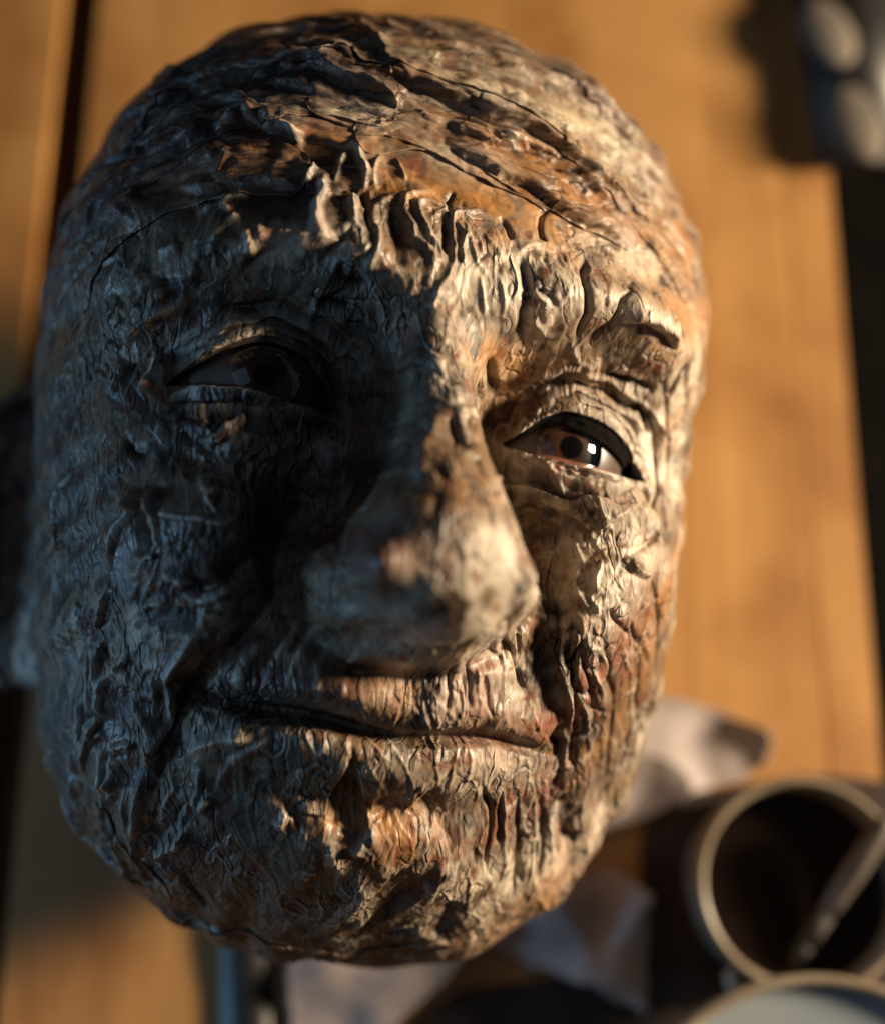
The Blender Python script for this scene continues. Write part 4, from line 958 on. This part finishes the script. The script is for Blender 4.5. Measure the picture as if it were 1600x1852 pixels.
# ---------------------------------------------------------------- things lying round the head
def lathe(name, prof, mat, parent, loc, seg=64):
    V = []; 
    for r, zz in prof:
        for j in range(seg):
            t = 2*math.pi*j/seg; V.append((max(r, 1e-5)*math.cos(t), max(r, 1e-5)*math.sin(t), zz))
    o = mesh_obj(name, V, grid_faces(len(prof), seg, True), mat, parent)
    if not parent: o.location = loc
    return o
def tube(name, pts, rad, mat, parent=None, seg=20, loc=None):
    pts = [Vector(p) for p in pts]; V = []; n = len(pts)
    for i, p in enumerate(pts):
        d = (pts[min(i+1, n-1)]-pts[max(i-1, 0)]).normalized(); a = d.orthogonal().normalized() if i == 0 else (a-d*a.dot(d)).normalized(); b = d.cross(a)
        r = rad[i] if isinstance(rad, (list, tuple)) else rad
        for j in range(seg): t = 2*math.pi*j/seg; V.append(p+(a*math.cos(t)+b*math.sin(t))*r)
    return mesh_obj(name, np.array([tuple(v) for v in V]), [list(f) for f in grid_faces(n, seg, True)]+[list(range(seg))[::-1], [seg*(n-1)+j for j in range(seg)]], mat, parent, loc=loc)

# mug of dark paint
mc = on_table(1455, 1600, .034); mc.z = 0
mug = empty('paint_dish', mc, 'cream rimmed round dish of dark paint standing right of the chin', 'dish')
R = .0298
lathe('dish_wall', [(R*.80, .0005), (R*.88, .0005), (R*.93, .003), (R*.97, .0305), (R*.99, .0328), (R*.97, .0340), (R*.93, .0340), (R*.905, .0328), (R*.89, .029), (R*.80, .004), (R*.76, .003), (0, .003)], M_CREAM, mug, None)
lathe('dark_paint', [(R*.875, .0245), (R*.86, .0242), (R*.5, .0240), (0, .0240)], M_COFFEE, mug, None)
hd = (on_table(1326, 1742, .02)-mc); hd.z = 0; hd.normalize(); hs = Vector((-hd.y, hd.x, 0))
tube('dish_handle', [hd*(R*.95)+Vector((0, 0, .029)), hd*(R*1.08)+Vector((0, 0, .0295)), hd*(R*1.16)+hs*.004+Vector((0, 0, .029)), hd*(R*1.18)+hs*.012+Vector((0, 0, .028)), hd*(R*1.08)+hs*.018+Vector((0, 0, .028)), hd*(R*.92)+hs*.019+Vector((0, 0, .028))], .0024, M_CREAM, mug)
# brush leaning in the mug
a = on_table(1478, 1675, .028); b = on_table(1580, 1520, .036); d = (b-a).normalized()
br = empty('paintbrush', a, 'pale handled brush resting in the dish of dark paint', 'brush')
tube('brush_handle', [a+d*.002-a, d*.008, d*.020, d*.034, d*.036], [.0022, .0028, .0034, .0030, .0012], M_BRUSH, br)
tube('ferrule', [d*-.006, d*.004], [.0026, .0027], M_TIN, br)
tube('bristles', [d*-.016, d*-.010, d*-.005], [.0006, .0024, .0026], M_BLACK, br)

# bowl of glue
bc = on_table(1504, 2190, .046); bc.z = 0
bowl = empty('glue_bowl', bc, 'cream rimmed bowl of pale blue grey glue at the bottom right corner', 'bowl')
R = .0560
lathe('bowl_wall', [(R*.55, .0005), (R*.7, .0005), (R*.73, .003), (R*.89, .022), (R*.97, .042), (R*.995, .0448), (R*.985, .0460), (R*.955, .0460), (R*.94, .0445), (R*.925, .042), (R*.84, .022), (R*.6, .005), (0, .004)], M_CREAM, bowl, None, 96)
lathe('glue_pool', [(R*.93, .0426), (R*.90, .0422), (R*.5, .0420), (0, .0420)], M_GLUE, bowl, None, 96)

# the ear on the shaded side, a part of the head
iy = np.linspace(.2, -6.9, 60); ox = pchip(-iy, [-.2,.3,1.2,2.6,4.2,5.4,6.3,6.9], [-7.9,-8.8,-9.7,-10.0,-9.5,-8.8,-8.4,-7.6]); ev = []
for j, yy in enumerate(iy):
    for s_ in np.linspace(0, 1, 26):
        xx = -6.6+(ox[j]+6.6)*s_; tt = j/59
        zz = -1.2-1.3*s_+.55*math.exp(-((s_-.90)/.10)**2)*(1-.6*tt)-.75*math.exp(-((s_-.45)/.2)**2)*math.exp(-((tt-.5)/.28)**2)+.35*math.exp(-((s_-.62)/.07)**2)*math.sin(math.pi*min(1, tt*1.3))
        ev.append((xx, yy+.25*s_*(1-tt), zz+.05*math.sin(s_*31+tt*17)*math.sin(tt*43)))
ev = np.array(ev); EA = mesh_obj('ear', h2w(ev), grid_faces(60, 26), MP, head, loc=head_base)
md = EA.modifiers.new('thickness', 'SOLIDIFY'); md.thickness = .004
C = paint_colours(ev[:, 0]*.8, ev[:, 1]*.8); ca = EA.data.color_attributes.new('paint', 'FLOAT_COLOR', 'POINT'); ca.data.foreach_set('color', np.clip(C*1.3, 0, 1).astype(np.float32).ravel())

# torn scraps of pale paper
def scrap(poly, label, seed, lift=.006, amp=.004, tilt=(0, 0), mat=None):
    C = [on_table(*p) for p in poly]; P = np.array([(c.x, c.y) for c in C]); P = np.vstack([P, P[:1]]); L = np.r_[0, np.cumsum(np.hypot(*np.diff(P, axis=0).T))]
    n, rg = 120, 22; t = np.linspace(0, L[-1], n, endpoint=False); B = np.stack([np.interp(t, L, P[:, 0]), np.interp(t, L, P[:, 1])], 1)
    for _ in range(2): B = (B+np.roll(B, 1, 0)+np.roll(B, -1, 0))/3
    B += .0012*np.stack([noise2(t*160, t*0+seed, 31), noise2(t*160, t*0+seed+7, 32)], 1); c0 = B.mean(0)
    k = np.linspace(.02, 1, rg)[:, None, None]; Q = (c0+(B-c0)[None]*k).reshape(-1, 2)
    X, Y = Q[:, 0]-c0[0], Q[:, 1]-c0[1]
    z = lift+amp*(1-2*np.abs(noise2(X*28+seed, Y*28, 41)))+amp*.6*noise2(X*60, Y*60+seed, 42)+X*tilt[0]+Y*tilt[1]
    z = np.maximum(z, .0012+.0006*noise2(X*80, Y*80, 43))
    V = np.stack([X, Y, z], 1); base = Vector((c0[0], c0[1], 0))
    F_ = [list(f) for f in grid_faces(rg, n, True)]+[list(range(n))]
    o = mesh_obj('paper_scrap', V, F_, mat or M_SHEET); o.location = base
    md = o.modifiers.new('thickness', 'SOLIDIFY'); md.thickness = .0004
    return tag(o, label, 'paper', 'torn paper scraps round the head')
scrap([(1060, 1270), (1200, 1262), (1300, 1290), (1388, 1335), (1365, 1400), (1240, 1440), (1140, 1490), (1040, 1520)], 'pale pinkish paper scrap lying right of the chin above the dish', 3, .004, .005, (.0, .12))
scrap([(900, 1560), (1010, 1580), (1110, 1570), (1168, 1620), (1160, 1830), (1060, 1780), (930, 1730), (850, 1690)], 'shaded pinkish paper scrap between the chin and the dish', 8, .006, .006)
scrap([(520, 1640), (720, 1660), (860, 1690), (800, 1775), (690, 1870), (600, 1930), (528, 1900)], 'bluish white paper scrap lying right below the chin', 12, .004, .003)

# dark sheet added as painted shade round the dish
shade_sheet = scrap([(1150, 1500), (1230, 1440), (1330, 1420), (1480, 1400), (1640, 1420), (1700, 1700), (1650, 1960), (1200, 1990), (760, 1960), (720, 1880), (820, 1790), (1000, 1770), (1130, 1790), (1160, 1650)], 'dark brown sheet standing in for shade round the dish of paint', 23, .0022, .0016, (0, 0), M_SHADE_SHEET)
shade_sheet.name = 'shade_sheet'; shade_sheet['category'] = 'shade_sheet'; del shade_sheet['group']
# flat black bar under the chin
pa = [on_table(*q) for q in ((405, 1560), (488, 1560), (496, 1990), (400, 1990))]
sv = []
for i in range(25):
    f = i/24
    for q, w in ((pa[0].lerp(pa[3], f), -1), (pa[0].lerp(pa[3], f).lerp(pa[1].lerp(pa[2], f), .5), 0), (pa[1].lerp(pa[2], f), 1)):
        sv.append((q.x, q.y, .0016+.0006*math.sin(f*9+w)))
st = mesh_obj('black_bar', np.array(sv), [list(f) for f in grid_faces(25, 3)], M_BLACK, None, loc=(pa[0].x, pa[0].y, 0))
md = st.modifiers.new('thickness', 'SOLIDIFY'); md.thickness = .0012; tag(st, 'flat black bar poking out below the chin on the table', 'bar')

# black tool roll with two pale knobs at the table's far right corner
tr_a = on_table(1515, -170, .004); tr_b = on_table(1585, 300, .004)
roll = empty('tool_roll', ((tr_a.x+tr_b.x)/2, (tr_a.y+tr_b.y)/2, 0), 'black case with two pale oval knobs at the upper right corner', 'case')
base = roll.location.copy(); ax = (tr_b-tr_a); ln = ax.length; ax.normalize(); side = Vector((ax.y, -ax.x, 0))*-1
bm = bmesh.new(); bmesh.ops.create_cube(bm, size=1); bmesh.ops.scale(bm, vec=(.042, ln, .008), verts=bm.verts); bmesh.ops.bevel(bm, geom=list(bm.edges), offset=.003, segments=4, affect='EDGES')
me = bpy.data.meshes.new('case_body'); bm.to_mesh(me); bm.free(); me.materials.append(M_BLACK); me.shade_smooth()
o = bpy.data.objects.new('case_body', me); col.objects.link(o); o.parent = roll; o.location = (0, 0, .0048); o.rotation_euler = (0, 0, math.atan2(ax.y, ax.x)-math.pi/2)
def knob(px, py, rx, ry, ang, mat, name='knob'):
    c = on_table(px, py, .009)-base
    bm = bmesh.new(); bmesh.ops.create_uvsphere(bm, u_segments=32, v_segments=20, radius=1)
    bmesh.ops.scale(bm, vec=(rx, ry, .0035), verts=bm.verts); me = bpy.data.meshes.new(name); bm.to_mesh(me); bm.free(); me.materials.append(mat); me.shade_smooth()
    o = bpy.data.objects.new(name, me); col.objects.link(o); o.parent = roll; o.location = c; o.rotation_euler = (0, 0, math.radians(ang))
knob(1495, 58, .0090, .0150, 22, M_STONE); knob(1548, 222, .0092, .0158, 16, M_STONE)
